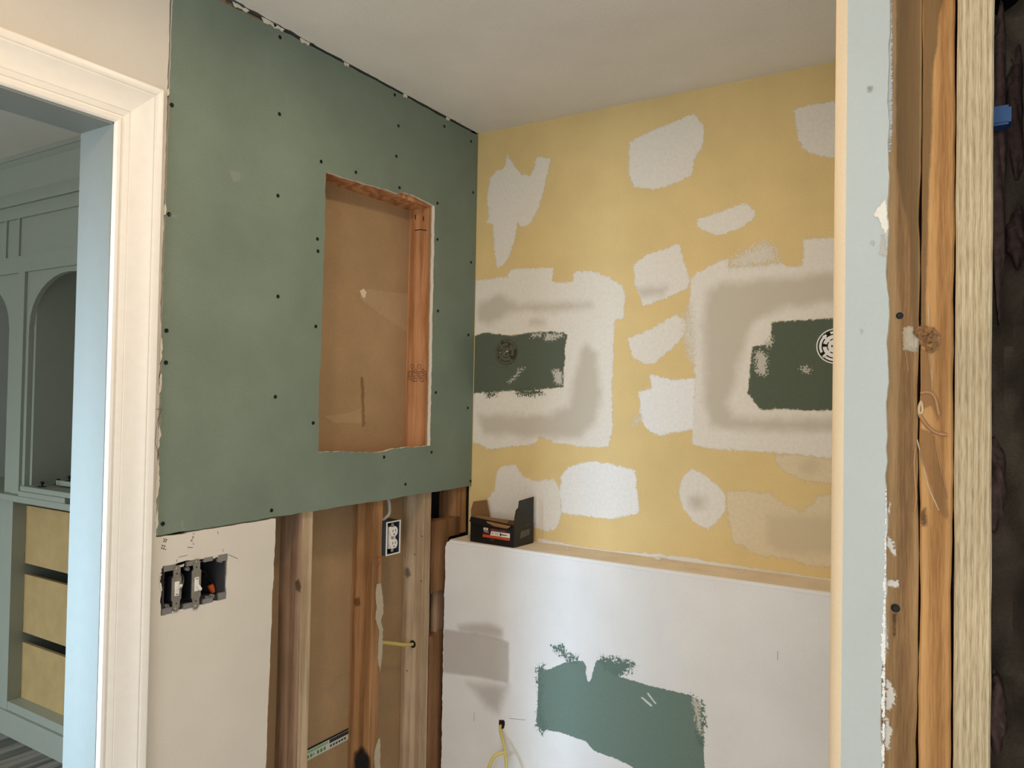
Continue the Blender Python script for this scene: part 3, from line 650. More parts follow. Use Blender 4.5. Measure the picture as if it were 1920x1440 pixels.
for q in (c8((520, 405), (570, 405), (600, 445), (650, 460), (640, 480), (590, 470), (560, 440)), c8((760, 462), (880, 470), (940, 500), (920, 520), (860, 555), (790, 520)), c8((445, 520), (480, 500), (470, 600), (450, 720), (436, 800), (470, 840), (490, 820), (460, 700)), c8((1215, 650), (1270, 690), (1282, 780), (1275, 900), (1255, 890), (1240, 720))):
    film('green_paint_patch', front, 1, HV-.0004, hit2(q, 1, HV), M_gdry, .003, .01)
M_slash = film_mat('white slash', (206, 212, 206), soft=.0007, amp=.002, nsc=200, amp2=.001, nsc2=400)
for q in (c8((960, 658), (975, 658), (1024, 700), (1014, 706)), c8((990, 634), (1003, 638), (1046, 695), (1034, 692))):
    film('scrape', front, 1, HV-.0009, hit2(q, 1, HV), M_slash, .0015, .005)
for q in (c8((1222, 660), (1258, 690), (1270, 850), (1250, 830)),):
    film('scrape', front, 1, HV-.0009, hit2(q, 1, HV), M_scr, .002, .006)
M_taupe = film_mat('taupe damp stain', (178, 166, 152), soft=.007, amp=.006, nsc=14, opac=.34)
film('stain', front, 1, HV, hit2(c8((-30, 318), (150, 345), (270, 370), (305, 385), (303, 590), (130, 555), (-30, 535)), 1, HV), M_taupe, .008, .03, clip=((.001, 0), (2.3, .95)), label='taupe rectangular stain by the left end')
film('stain', front, 1, HV-.0003, hit2(c8((50, 300), (200, 290), (270, 320), (270, 360), (160, 345), (60, 330)), 1, HV), film_mat('taupe smudge', (170, 156, 140), soft=.016, amp=.008, nsc=14, amp2=.0005, opac=.32), .008, .03)
film('stain', front, 1, HV-.0003, hit2(c8((100, 590), (300, 600), (250, 740), (190, 700)), 1, HV), film_mat('taupe smudge low', (166, 152, 136), soft=.024, amp=.01, nsc=14, amp2=.0005, opac=.3), .008, .04)
bm = bmesh.new()
for (a, b) in (((1458, 1221), (1458, 1238)), ((889, 1336), (889, 1352)), ((1005-50, 1347), (985, 1350))): tube(bm, [hit(*a, 1, HY), hit(*b, 1, HY)], .0006, 5, 0)
mk('pencil_mark', bm, M_pencil, front, 'short thin pencil strokes')

# ------------------------------------------------------------------ ceiling-box style lamp boxes left in the green rectangles
def lamp_box(px, py, mat, label, white):
    c = hit(px, py, 1, 0); R0 = .047 if not white else .050
    root = empty('light_box', c, label, 'electrical box')
    bm = bmesh.new(); revolve(bm, [(R0-.004, -.012), (R0-.004, .001), (R0-.003, .0035), (R0, .0035), (R0, .0), (R0, -.012)], (0, -1, 0), c, 40); mk('rim', bm, mat, root, smooth=40)
    bm = bmesh.new(); revolve(bm, [(.0002, .0018), (R0-.005, .0018), (R0-.005, .0)], (0, -1, 0), c, 32); mk('back_plate', bm, M_dark if white else M_olive, root)
    def ring(r0, r1, t0, t1, h, m, nm='strap'):
        bm = bmesh.new(); n = max(3, int((t1-t0)/.12)); up = []; lo = []
        for k in range(n+1):
            t = t0+(t1-t0)*k/n
            up.append((c[0]+r1*math.cos(t), c[2]+r1*math.sin(t))); lo.append((c[0]+r0*math.cos(t), c[2]+r0*math.sin(t)))
        prism(bm, up+lo[::-1], 1, -h, -.0015); mk(nm, bm, m, root)
    for (r0, r1, gaps) in ((.036, .0425, ((.2, 1.9), (2.2, 3.6), (4.0, 5.5))) , (.022, .0325, ((-.5, 1.0), (1.3, 2.9), (3.2, 5.4))), (.010, .019, ((.3, 2.2), (2.6, 5.8)))):
        for (a, b) in gaps: ring(r0, r1, a, b, .003, mat)
    ring(.0, .006, 0, 2*math.pi-.01, .003, mat, 'hub')
    for (a) in (.5, 2.4, 3.9, 5.3):
        q = [(c[0]+rr_*math.cos(a)+w_*math.sin(a), c[2]+rr_*math.sin(a)-w_*math.cos(a)) for rr_, w_ in ((.006, -.003), (.044, -.003), (.044, .003), (.006, .003))]
        bm = bmesh.new(); prism(bm, q, 1, -.0032, -.0016); mk('spoke', bm, mat, root)
    return root, c
lb, c = lamp_box(950, 660, M_ringgreen, 'round green-painted lamp box with slotted rings, next to the wall corner', False)
bm = bmesh.new(); tube(bm, [c+Vector((-.008, -.006, -.010)), c+Vector((.002, -.014, -.002)), c+Vector((.010, -.014, 0)), c+Vector((.018, -.012, -.001))], .0011, 6, 6); mk('wire', bm, M_gcab, lb)
bm = bmesh.new(); tube(bm, [c+Vector((-.032, -.005, 0)), c+Vector((-.018, -.006, -.0005))], .0009, 6, 4); mk('wire', bm, M_gcab, lb)
bm = bmesh.new(); tube(bm, [c+Vector((.008, -.006, .008)), c+Vector((.004, -.012, .004)), c+Vector((.012, -.01, .002))], .0009, 6, 6); mk('wire', bm, M_gcab, lb)
lamp_box(1566, 649, M_plast, 'round white lamp box half hidden behind the partition', True)

# ------------------------------------------------------------------ open cardboard screw box on the ledge
ca, cb_, cc = Vector((.092, -.1365, LZ)), Vector((.275, -.1465, LZ)), None
ux = (cb_-ca).normalized(); uy = Vector((-ux.y, ux.x, 0)); BW, BD, BH = (cb_-ca).length, .118, .088
sb = empty('cardboard_box', ca+ux*BW/2+uy*BD/2, 'open black cardboard screw box standing on the tan ledge in the corner', 'box')
def BP(a, b, z): return ca+ux*a+uy*b+Vector((0, 0, z))
def slab(name, pts, n, t, m, label=None, parent=sb):
    bm = bmesh.new(); A_ = [bm.verts.new(p) for p in pts]; B_ = [bm.verts.new(Vector(p)+Vector(n)*t) for p in pts]; k = len(pts)
    f = bm.faces.new(A_); g = bm.faces.new(B_[::-1]); f.material_index = 0; g.material_index = 1 if isinstance(m, list) and len(m) > 1 else 0
    for i in range(k): bm.faces.new((A_[i], B_[i], B_[(i+1) % k], A_[(i+1) % k]))
    bmesh.ops.recalc_face_normals(bm, faces=bm.faces[:])
    return mk(name, bm, m, parent, label)
T = .0016; MB = [M_blackcard, M_kraftcard]
fp = slab('front_panel', [BP(0, 0, .0005), BP(BW, 0, .0005), BP(BW, 0, BH-.012), BP(0, 0, BH-.004)], uy, T, MB, 'black front panel with a printed label')
slab('back_panel', [BP(0, BD, .0005), BP(BW, BD, .0005), BP(BW, BD, BH-.02), BP(0, BD, BH-.02)], -uy, T, MB)
slab('side_panel', [BP(0, T, .0005), BP(0, BD-T, .0005), BP(0, BD-T, BH-.02), BP(0, T, BH-.02)], ux, T, MB)
rp = slab('side_panel', [BP(BW, T, .0005), BP(BW, BD-T, .0005), BP(BW, BD-T, BH-.02), BP(BW, T, BH-.02)], -ux, T, MB, 'black side panel with a grey window print')
slab('bottom_panel', [BP(T, T, .0006), BP(BW-T, T, .0006), BP(BW-T, BD-T, .0006), BP(T, BD-T, .0006)], (0, 0, 1), T, M_kraftcard)
# right flap, standing up and tapered with a notched shoulder
slab('flap', [BP(BW, .001, BH-.02), BP(BW, BD-.002, BH-.02), BP(BW+.001, BD-.003, BH+.072), BP(BW+.001, .026, BH+.066), BP(BW+.001, .022, BH+.044), BP(BW, .010, BH+.036), BP(BW, .002, BH+.01)], -ux, T, MB, 'black flap standing up at the right end')
slab('flap', [BP(-.001, .004, BH-.02), BP(-.001, BD-.004, BH-.02), BP(-.012, BD-.012, BH+.044), BP(-.010, .026, BH+.046), BP(-.006, .008, BH+.02)], ux, T, M_kraftcard, 'brown flap standing up at the left end')
# folded front flap: creased strip hanging outward over the front
slab('flap', [BP(.001, -.001, BH-.002), BP(BW-.006, -.001, BH-.012), BP(BW-.012, -.009, BH-.022), BP(BW-.03, -.010, BH-.029), BP(.04, -.010, BH-.024), BP(.001, -.008, BH-.018)], uy, .0014, MB, 'creased black front flap folded outward')
slab('flap', [BP(.004, .002, BH-.004), BP(BW-.03, .002, BH-.010), BP(BW-.04, .030, BH-.006), BP(.01, .032, BH-.002)], (0, 0, 1), .0014, M_kraftcard, 'pale torn inner edge')
def decal(name, a0, a1, z0, z1, m, d=.0006, skew=0):
    return slab(name, [BP(a0, -d, z0), BP(a1, -d, z0), BP(a1, -d, z1), BP(a0+skew, -d, z1)], uy, d*.6, m, parent=fp)
decal('label_print', .055, .166, .023, .056, M_maroon, .0005)
decal('label_print', .054, .167, .022, .0315, M_orange, .0008)
decal('label_print', .086, .167, .0315, .046, M_paper, .0009, .004)
def btext(s, a, z, size, m, sx=1, d=.0013): lettering('lettering', s, size, m, fp, BP(a, -d, z), ux, (0, 0, 1), sx)
M_faint = plain('faint red grey print', (160, 112, 98), .5)
btext('DRYWALL SCREWS', .119, .0505, .0085, M_faint, .82)
btext('Phillips', .0695, .0415, .0075, M_paper, .95)
btext('8  1\u2155', .106, .0385, .0115, M_blackcard, .95)
bm = bmesh.new()
q = [(.1265, .0445), (.129, .0445), (.132, .0402), (.154, .0397), (.159, .0385), (.154, .0373), (.132, .0368), (.129, .0325), (.1265, .0325)]
v = [bm.verts.new(BP(a, -.0014, z)) for a, z in q]; bm.faces.new(v); mk('label_print', bm, M_blackcard, fp)
decal('label_print', .057, .076, .046, .0545, M_paper, .0009)
btext('USE', .0665, .050, .0075, M_maroon, .95, .0013)
btext('2 1/2 lb', .094, .0165, .0055, M_faint, 1)
slab('window_print', [BP(BW+.0006, .034, .026), BP(BW+.0006, .092, .032), BP(BW+.0006, .096, .053), BP(BW+.0006, .04, .05)], -ux, .0003, M_graywin, parent=rp)
lettering('lettering', 'screws', .012, M_graywin, rp, BP(BW+.0007, .082, .068), uy, (0, 0, 1), .9)

# ------------------------------------------------------------------ three-gang switch box in the left wall
sroot = empty('switch_box', (-.03, -1.151, 1.006), 'grey three-gang switch box with two uncovered toggle switches in the beige wall', 'switch box')
bm = bmesh.new(); Y0, Y1, Z0, Z1, XB, XF = -1.235, -1.066, .956, 1.056, -.085, -.002; t = .0028
box(bm, XB, XF, Y0, Y0+t, Z0, Z1); box(bm, XB, XF, Y0+t, Y1-t, Z0, Z0+t); box(bm, XB, XF, Y0+t, Y1-t, Z1-t, Z1)
mk('box_shell', bm, M_boxshade, sroot)
mk('box_side', bx(XB, XF, Y1-t, Y1, Z0, Z1), M_boxshade, sroot, 'grey inner side of the box, darkened for shade')
mk('box_back', bx(XB, XB+t, Y0+t, Y1-t, Z0+t, Z1-t), M_boxback, sroot)
for (ya, yb, za, zb) in ((-1.236, -1.205, 1.048, 1.061), (-1.176, -1.150, 1.050, 1.061), (-1.130, -1.105, 1.052, 1.0625), (-1.090, -1.064, 1.046, 1.0625), (-1.237, -1.212, .949, .963), (-1.182, -1.150, .950, .962), (-1.130, -1.102, .951, .962), (-1.085, -1.064, .951, .968)):
    mk('box_ear', bx(-.006, .0008, ya, yb, za, zb), M_boxgray, sroot)
for (y, z) in ((-1.171, 1.043), (-1.078, 1.046), (-1.112, .962), (-1.100, .964), (-1.222, .966)):
    bm = bmesh.new(); revolve(bm, [(.0045, -.01), (.0045, 0), (.002, 0), (.002, -.004)], (1, 0, 0), (-.002, y, z), 12); mk('screw_boss', bm, M_boxgray, sroot)
def switch(px0, px1, pyt, pyb, up, lab):
    a = hit((px0+px1)/2, pyt, 0, .003); b = hit((px0+px1)/2, pyb, 0, .003); y = (a[1]+b[1])/2; hw = .0115
    zt, zb = a[2], b[2]; zm = (zt+zb)/2
    pl = [(y-.005, zb-.002), (y+.005, zb-.002), (y+.009, zb+.008), (y+.009, zb+.022), (y+.0125, zb+.027), (y+.0125, zt-.027), (y+.009, zt-.022), (y+.009, zt-.008), (y+.005, zt+.002), (y-.005, zt+.002), (y-.009, zt-.008), (y-.009, zt-.022), (y-.0125, zt-.027), (y-.0125, zb+.027), (y-.009, zb+.022), (y-.009, zb+.008)]
    bm = bmesh.new(); prism(bm, pl, 0, .001, .0035)
    yk = mk('switch', bm, M_steel, sroot, lab)
    mk('switch_body', bx(-.028, .0009, y-.011, y+.011, zb+.022, zt-.022), M_boxback, yk)
    mk('toggle_frame', bx(.0035, .006, y-.0058, y+.0058, zm-.0165, zm+.0165, bevel=.001), M_plast, yk)
    s = 1 if up else -1
    bm = bmesh.new(); hexa(bm, [(.006, y-.003, zm+s*.001-.004), (.006, y+.003, zm+s*.001-.004), (.006, y+.003, zm+s*.001+.004), (.006, y-.003, zm+s*.001+.004), (.021, y-.0036, zm+s*.010-.003), (.021, y+.0036, zm+s*.010-.003), (.021, y+.0036, zm+s*.010+.003), (.021, y-.0036, zm+s*.010+.003)])
    bmesh.ops.bevel(bm, geom=bm.edges[:], offset=.001, segments=2, affect='EDGES'); mk('toggle', bm, M_plast, yk)
    mk('toggle_mark', bx(.006, .0062, y-.0035, y+.0035, zm-s*.013-.0008, zm-s*.013+.0008), M_black, yk)
    for z in (zt-.005, zb+.005, zt-.017, zb+.017):
        big = z in (zt-.005, zb+.005)
        bm = bmesh.new(); revolve(bm, [(.0001, .0018), (.0022, .0016), (.0034, .0004), (.0034, 0)] if big else [(.0001, .0003), (.0018, .0003), (.0018, 0)], (1, 0, 0), (.0035, y, z), 12); mk('screw', bm, M_steel if big else M_black, yk)
switch(323.5, 338.5, 1062, 1145, True, 'toggle switch flipped up')
switch(360.5, 375.5, 1050, 1140, False, 'toggle switch flipped down')
bm = bmesh.new(); p = hit(394, 1100, 0, -.035); q = hit(400, 1114, 0, -.03)
revolve(bm, [(.0075, .0), (.0078, .004), (.0066, .014), (.0052, .020), (.0030, .0215), (.0002, .022)], (.2, .35, -1), p+Vector((0, 0, .004)), 12); mk('wire_connector', bm, M_nut, sroot, 'orange twist-on wire connector', smooth=40)
rr = random.Random(12)
wires = [[(-.08, -1.10, 1.04), (-.05, -1.105, 1.03), (-.035, -1.098, 1.015), (-.036, -1.094, 1.004)], [(-.08, -1.085, 1.03), (-.06, -1.09, 1.015), (-.04, -1.08, .995), (-.03, -1.072, .972)],
         [(-.08, -1.12, 1.01), (-.04, -1.12, 1.025), (-.03, -1.105, 1.02), (-.036, -1.096, 1.004)], [(-.08, -1.16, 1.03), (-.04, -1.158, 1.02), (-.03, -1.165, 1.0), (-.05, -1.16, .975)],
         [(-.08, -1.15, 1.0), (-.03, -1.148, 1.012), (-.028, -1.157, .99), (-.05, -1.152, .97)], [(-.08, -1.17, .98), (-.04, -1.162, .985), (-.03, -1.15, .975), (-.06, -1.148, .965)],
         [(-.07, -1.225, 1.03), (-.04, -1.222, 1.01), (-.035, -1.215, .985), (-.06, -1.22, .965)], [(-.07, -1.215, 1.02), (-.05, -1.218, .99), (-.04, -1.21, .975)]]
for k, wpts in enumerate(wires):
    bm = bmesh.new(); tube(bm, wpts, .0019, 7, 6); mk('wire', bm, M_wirebk if k % 4 != 3 else M_gcab, sroot, smooth=60)
# pencil notes and chipped plaster around the switch box
def stroke(pts, parent=wall_left, r_=.0007, m=M_pencil, name='pencil_mark', label=None):
    bm = bmesh.new()
    for s in pts: tube(bm, [hit(x, y, 0, .0002) for x, y in s], r_, 5, 0)
    return mk(name, bm, m, parent, label)
def c3(*p): return [(280+u/12, 990+v/12) for u, v in p]
stroke([c3((318, 240), (405, 262)), c3((345, 255), (315, 320)), c3((385, 265), (365, 325)), c3((310, 290), (370, 305)), c3((275, 380), (365, 405)), c3((300, 390), (270, 460)), c3((350, 405), (320, 465)), c3((258, 455), (380, 490))], label='pencilled letters under the green board corner')
stroke([c3((985, 120), (1010, 135)), c3((960, 185), (1000, 205)), c3((995, 205), (930, 295)), c3((930, 290), (975, 300)), c3((975, 355), (1015, 360)), c3((860, 432), (975, 438))], label='pencilled squiggle above the switch box')
stroke([c3((622, 705), (612, 765)), c3((665, 655), (860, 610)), c3((1535, 70), (1550, 140)), c3((1660, 470), (1665, 535)), c3((1780, 600), (1990, 690))], r_=.0005, label='faint pencil layout lines')
stroke([[(281, 767), (304, 767)], [(303, 768), (296, 785), (293, 805), (291, 830), (298, 855)]], r_=.0005, label='thin pencil line beside the casing')
M_chip = film_mat('broken plaster edge', (40, 36, 34), soft=.001, amp=.006, nsc=150, amp2=.003, nsc2=400)
film('plaster_chip', wall_left, 0, .0006, onw([(303, 1067), (307, 1066), (308, 1100), (304, 1098), (300, 1090), (302, 1078)]), M_chip, .0025, .008)
M_chipw = film_mat('bare plaster', (226, 220, 208), soft=.001, amp=.006, nsc=120, amp2=.003, nsc2=400)
for q in ([(298, 1078), (304, 1074), (304, 1106), (300, 1112)], [(329, 1062), (345, 1057), (345, 1062), (330, 1066)], [(362, 1052), (372, 1049), (376, 1053), (364, 1056)], [(317, 1148), (336, 1143), (336, 1146), (318, 1151)], [(360, 1137), (372, 1134), (372, 1141), (362, 1142)], [(398, 1044), (414, 1040), (414, 1043), (398, 1047)]):
    film('plaster_chip', wall_left, 0, .0004, onw(q), M_chipw, .0025, .006)

# ------------------------------------------------------------------ outlet box on the middle stud
oroot = empty('outlet_box', (-.03, -.436, 1.01), 'white duplex outlet in a dark box fixed to the orange stud', 'outlet')
Y0, Y1, Z0, Z1 = -.4695, -.402, .958, 1.064; t = .0035; XF = .002
bm = bmesh.new(); box(bm, -.07, XF-.002, Y0, Y0+t, Z0, Z1); box(bm, -.07, XF-.002, Y1-t, Y1, Z0, Z1); box(bm, -.07, XF-.002, Y0+t, Y1-t, Z0, Z0+t); box(bm, -.07, XF-.002, Y0+t, Y1-t, Z1-t, Z1); box(bm, -.07, -.066, Y0+t, Y1-t, Z0+t, Z1-t)
mk('box_shell', bm, M_boxblue, oroot)
for a in ((Y0, Y0+t, Z0, Z1), (Y1-t, Y1, Z0, Z1), (Y0+t, Y1-t, Z0, Z0+t), (Y0+t, Y1-t, Z1-t, Z1)):
    mk('rim', bx(XF-.002, XF+.0006, *a), M_plast, oroot, 'paint-whitened rim')
yc = (Y0+Y1)/2+.002; rec = mk('receptacle', bx(-.03, -.004, yc-.0165, yc+.0165, 1.011-.035, 1.011+.035, bevel=.002), M_plast, oroot, 'white duplex receptacle')
for zc in (1.0305, .9915):
    bm = bmesh.new(); pl = []
    for k in range(32):
        a = 2*math.pi*k/32; pl.append((yc+.0172*math.cos(a), zc+max(-.0143, min(.0143, .0172*math.sin(a)))))
    prism(bm, pl, 0, -.004, .003); mk('socket_face', bm, M_plast, rec)
    for (dy, h) in ((-.0062, .0042), (.0062, .0036)): mk('slot', bx(.003, .0034, yc+dy-.0011, yc+dy+.0011, zc+.001-h+.002, zc+.001+h+.002), M_black, rec)
    bm = bmesh.new(); revolve(bm, [(.0001, .0005), (.0026, .0005), (.0026, 0)], (1, 0, 0), (.003, yc, zc-.0085), 10); mk('slot', bm, M_black, rec)
bm = bmesh.new(); revolve(bm, [(.0001, .0016), (.002, .0014), (.003, 0)], (1, 0, 0), (-.004, yc, 1.011), 10); mk('screw', bm, M_steel, rec)
mk('yoke', bx(-.006, -.0035, yc-.006, yc+.006, .966, 1.056), M_steel, oroot)
mk('splice', bx(-.05, -.01, Y0+t+.001, Y0+.014, .975, 1.045), M_wirebk, oroot)
rr = random.Random(4)
for k in range(5):
    z = .985+k*.013; bm = bmesh.new(); tube(bm, [(-.05, Y0+.006, z), (-.012, Y0+.008, z+rr.uniform(-.006, .006)), (-.006, Y0+.013, z+rr.uniform(-.004, .004))], .0017, 6, 5); mk('wire', bm, M_wirebk if k % 2 else M_gcab, oroot)
g = hit(725, 940, 0, -.03); bm = bmesh.new()
tube(bm, [(-.035, -.452, 1.22), hit(727, 930, 0, -.033), hit(730, 951, 0, -.03), hit(728, 966, 0, -.03), (-.035, -.455, 1.062)], .0058, 10, 8)
mk('power_cable', bm, M_gcab, label='grey sheathed cable curving down into the outlet box', cat='cable', smooth=60)
# yellow cable through the pale stud
hp = hit(773, 1207, 1, -.2626)
bm = bmesh.new(); tube(bm, [(hp[0]-.003, -.469, hit(717, 1196, 0, hp[0]-.003)[2]), (hp[0]-.002, -.40, hit(735, 1200, 0, hp[0]-.002)[2]), (hp[0], -.30, hp[2]+.006), (hp[0]+.002, -.262, hp[2]-.001), (hp[0], -.24, hp[2]-.002)], .0062, 10, 8, .75)
mk('power_cable', bm, M_yel, label='yellow sheathed cable running between the studs into a drilled hole', cat='cable', smooth=60)
bm = bmesh.new(); revolve(bm, [(.0002, .0009), (.0125, .0009), (.013, .0)], (0, -1, 0), hp+Vector((.002, .0002, -.001)), 20); mk('drilled_hole', bm, M_dark, studC)
# yellow cable hanging out of the half wall
hh = hit(940, 1358, 1, HY)
film('broken_hole', front, 1, HY-.0012, hit2([(936, 1349), (941, 1350), (946, 1349), (947, 1358), (945, 1366), (938, 1366), (936, 1358)], 1, HY), film_mat('dark broken hole', (38, 26, 18), soft=.0008, amp=.004, nsc=160, amp2=.002, nsc2=400), .002, .006)
bm = bmesh.new()
c0 = Vector((hh[0], HY, hh[2]))
tube(bm, [c0+Vector((0, .01, 0)), c0+Vector((.000, -.008, -.012)), hit(943, 1388, 1, HY-.028), hit(948, 1418, 1, HY-.055), hit(950, 1450, 1, HY-.075), hit(944, 1500, 1, HY-.085), hit(922, 1520, 1, HY-.085), hit(912, 1480, 1, HY-.08), hit(917, 1440, 1, HY-.075), hit(926, 1420, 1, HY-.066), hit(936, 1413, 1, HY-.058), hit(946, 1410, 1, HY-.05)], .0058, 10, 8, .8)
mk('power_cable', bm, M_yel, label='looped yellow cable end hanging out of the white half wall', cat='cable', smooth=60)

# ------------------------------------------------------------------ stains, crack and glue on the right-hand studs
FV = SY-.0010
def onp(pts, v=FV): return hit2(pts, 1, v)
M_gl1 = film_mat('brown glue stain', (124, 98, 66), soft=.0015, amp=.0015, nsc=60, amp2=.0008, opac=.6)
film('glue_stain', rs1, 1, FV, onp([(1682, -20), (1740, -20), (1740, 640), (1713, 640), (1708, 500), (1704, 420), (1692, 380), (1682, 300), (1680, 150)]), M_gl1, .004, .008, clip=((1.4945, 0), (1.5313, H)), label='dark brown glue stain')
film('glue_stain', rs2, 1, FV, onp([(1715, -20), (1772, -20), (1760, 30), (1756, 90), (1749, 130), (1747, 250), (1742, 330), (1739, 450), (1736, 560), (1736, 640), (1712, 640)]), M_gl1, .004, .008, clip=((1.5345, 0), (1.5688, H)), label='dark brown glue stain with a wavy edge')
M_gl2 = film_mat('old dry glue', (150, 112, 74), soft=.0012, amp=.001, nsc=60, amp2=.0006, opac=.5)
film('glue_stain', rs2, 1, FV, onp([(1720, 655), (1742, 655), (1750, 740), (1765, 800), (1758, 790), (1745, 760), (1728, 770)]), M_gl2, .003, .008, clip=((1.5345, 0), (1.5688, H)))
film('glue_stain', rs2, 1, FV, onp([(1718, 800), (1750, 812), (1758, 860), (1775, 930), (1780, 980), (1762, 960), (1735, 880), (1716, 830)]), M_gl2, .003, .008, clip=((1.5345, 0), (1.5688, H)))
def ridge(par, pts, r_, m, nm='glue_ridge'):
    bm = bmesh.new(); tube(bm, [hit(x, y, 1, SY-.0002) for x, y in pts], r_, 7, 6); return mk(nm, bm, m, par, smooth=60)
M_ridge = plain('amber glue', (158, 116, 74), .4, var=.12, spec=.5); M_ridgel = plain('pale dried glue', (196, 170, 132), .5, var=.1)
def c7(*p): return [(1640+u/3.6, 560+v/3.6) for u, v in p]
ridge(rs2, c7((362, 370), (375, 450), (385, 540), (385, 640)), .0010, M_ridgel)
ridge(rs2, c7((360, 50), (362, 100), (366, 175)), .0008, M_ridgel)
ridge(rs2, c7((310, 640), (345, 630), (385, 640), (412, 680), (425, 740), (435, 785)), .0022, M_ridge)
ridge(rs2, c7((302, 780), (340, 840), (390, 890), (440, 912), (488, 918)), .0024, M_ridge)
ridge(rs2, c7((315, 690), (300, 730), (302, 780), (322, 760), (318, 700)), .0016, M_ridgel)
ridge(rs2, c7((285, 950), (320, 1080), (345, 1200), (375, 1300), (435, 1430)), .0009, M_ridgel)
ridge(rs2, c7((405, 930), (430, 1080), (470, 1240), (490, 1350)), .0009, M_ridge)
ridge(rs1, c7((205, 350), (218, 420), (225, 490)), .0007, M_ridge)
ridge(rs2, c7((275, 1000), (268, 1100), (272, 1200), (280, 1340), (270, 1440)), .0016, M_ridge)
# glue blob: smooth grey half on stud one, crumbly rust half on stud two
def blob(par, pts, h, m, seed, nm, label, freq=240, amp=.0025):
    P2 = onp(pts); P2 = np.array(P2); lo, hi = P2.min(0)-.002, P2.max(0)+.002; st = .0011
    nx, ny = int((hi[0]-lo[0])/st), int((hi[1]-lo[1])/st)
    X, Y = np.meshgrid(np.linspace(lo[0], hi[0], nx), np.linspace(lo[1], hi[1], ny), indexing='ij'); D = sdf(P2, X, Y)
    g_ = np.random.default_rng(seed).normal(size=(nx, ny)); g_ = (g_+np.roll(g_, 1, 0)+np.roll(g_, 1, 1)+np.roll(g_, -1, 0)+np.roll(g_, -1, 1))/2.2
    D = D+np.roll(g_, 2, 0)*.0006
    Hh = np.where(D < 0, h*np.sqrt(np.clip(-D/.006, 0, 1))+g_*amp*np.clip(-D/.003, 0, 1), -.001)
    vs = [(float(X[i, j]), float(SY-Hh[i, j]), float(Y[i, j])) for i in range(nx) for j in range(ny)]
    fs = [(i*ny+j, (i+1)*ny+j, (i+1)*ny+j+1, i*ny+j+1) for i in range(nx-1) for j in range(ny-1) if min(D[i, j], D[i+1, j], D[i+1, j+1], D[i, j+1]) < 0]
    me = bpy.data.meshes.new(nm); me.from_pydata(vs, [], fs); bm_ = bmesh.new(); bm_.from_mesh(me); bmesh.ops.delete(bm_, geom=[v_ for v_ in bm_.verts if not v_.link_faces], context='VERTS'); bmesh.ops.recalc_face_normals(bm_, faces=bm_.faces[:])
    return mk(nm, bm_, m, par, label, smooth=80)
M_rust = plain('rust brown foam', (150, 112, 74), .9, var=.3, scale=300)
M_grayg = plain('grey glue', (172, 160, 138), .45, var=.08, scale=80)
blob(rs1, c7((185, 250), (195, 195), (240, 185), (262, 190), (270, 240), (300, 270), (300, 330), (270, 365), (230, 350), (195, 345)), .004, M_grayg, 3, 'glue_blob', 'smooth grey glue blob', amp=.0003)
blob(rs2, c7((262, 215), (280, 190), (340, 182), (400, 195), (440, 240), (452, 290), (430, 345), (380, 370), (350, 365), (330, 320), (300, 310), (300, 260), (270, 240)), .005, M_rust, 4, 'glue_blob', 'crumbly rust-brown foam blob', amp=.0022)
for (x, y, s_) in ((1687, 592, .0042), (1679, 1140, .0052)):
    p = hit(x, y, 1, SY); bm = bmesh.new(); revolve(bm, [(.0001, .0010), (s_*.6, .0012), (s_, .0005), (s_, -.002)], (0, -1, 0), p, 12); mk('nail_hole', bm, M_black, rs1)
film('water_mark', rs1, 1, FV, onp([(1674, 1150), (1680, 1150), (1678, 1195), (1675, 1190)]), film_mat('dark streak', (92, 66, 44), soft=.0015, amp=.002, opac=.7), .002, .005)
film('knot', rs2, 1, FV, onp([(1726, 960), (1736, 950), (1738, 985), (1730, 988), (1726, 975)]), film_mat('stud knot', (104, 76, 50), soft=.002, amp=.003, opac=.7), .002, .006)
M_frag = film_mat('torn paper fuzz', (214, 204, 190), soft=.0012, amp=.006, nsc=150, amp2=.004, nsc2=400)
for q in ([(1662, 1270), (1680, 1300), (1672, 1330), (1660, 1330)], [(1663, 1000), (1676, 1020), (1680, 1045), (1664, 1030)], [(1662, 1090), (1684, 1088), (1684, 1100), (1662, 1100)], [(1661, 1180), (1666, 1200), (1664, 1225), (1659, 1210)], [(1660, 1340), (1674, 1370), (1664, 1405), (1657, 1400)], [(1665, 940), (1672, 950), (1668, 965), (1663, 960)]):
    film('torn_paper', rs1, 1, FV, onp(q), M_frag, .002, .006, clip=((1.49, 0), (1.53, H)))
M_brush = film_mat('brushed grey paint', (190, 192, 190), soft=.0012, amp=.004, nsc=300, amp2=.002, nsc2=500, stretch=(.2, 1, 1))
film('torn_paper', rs1, 1, FV-.0002, onp([(1660, -20), (1672, -20), (1673, 150), (1671, 280), (1666, 290)]), M_brush, .002, .007, clip=((1.49, 0), (1.53, H)))
M_edge = film_mat('white torn edge', (234, 232, 226), soft=.0008, amp=.006, nsc=120, amp2=.003, nsc2=400)
film('torn_edge', wall_right, 1, PY-.0004, hit2([(1664, 880), (1667, 900), (1664, 1000), (1661, 1150), (1660, 1300), (1658, 1450), (1652, 1450), (1655, 1300), (1653, 1195), (1656, 1150), (1660, 1000), (1662, 930)], 1, PY), M_edge, .0015, .006, clip=((1.47, 0), (1.5, H)), label='white torn paper edge of the drywall')
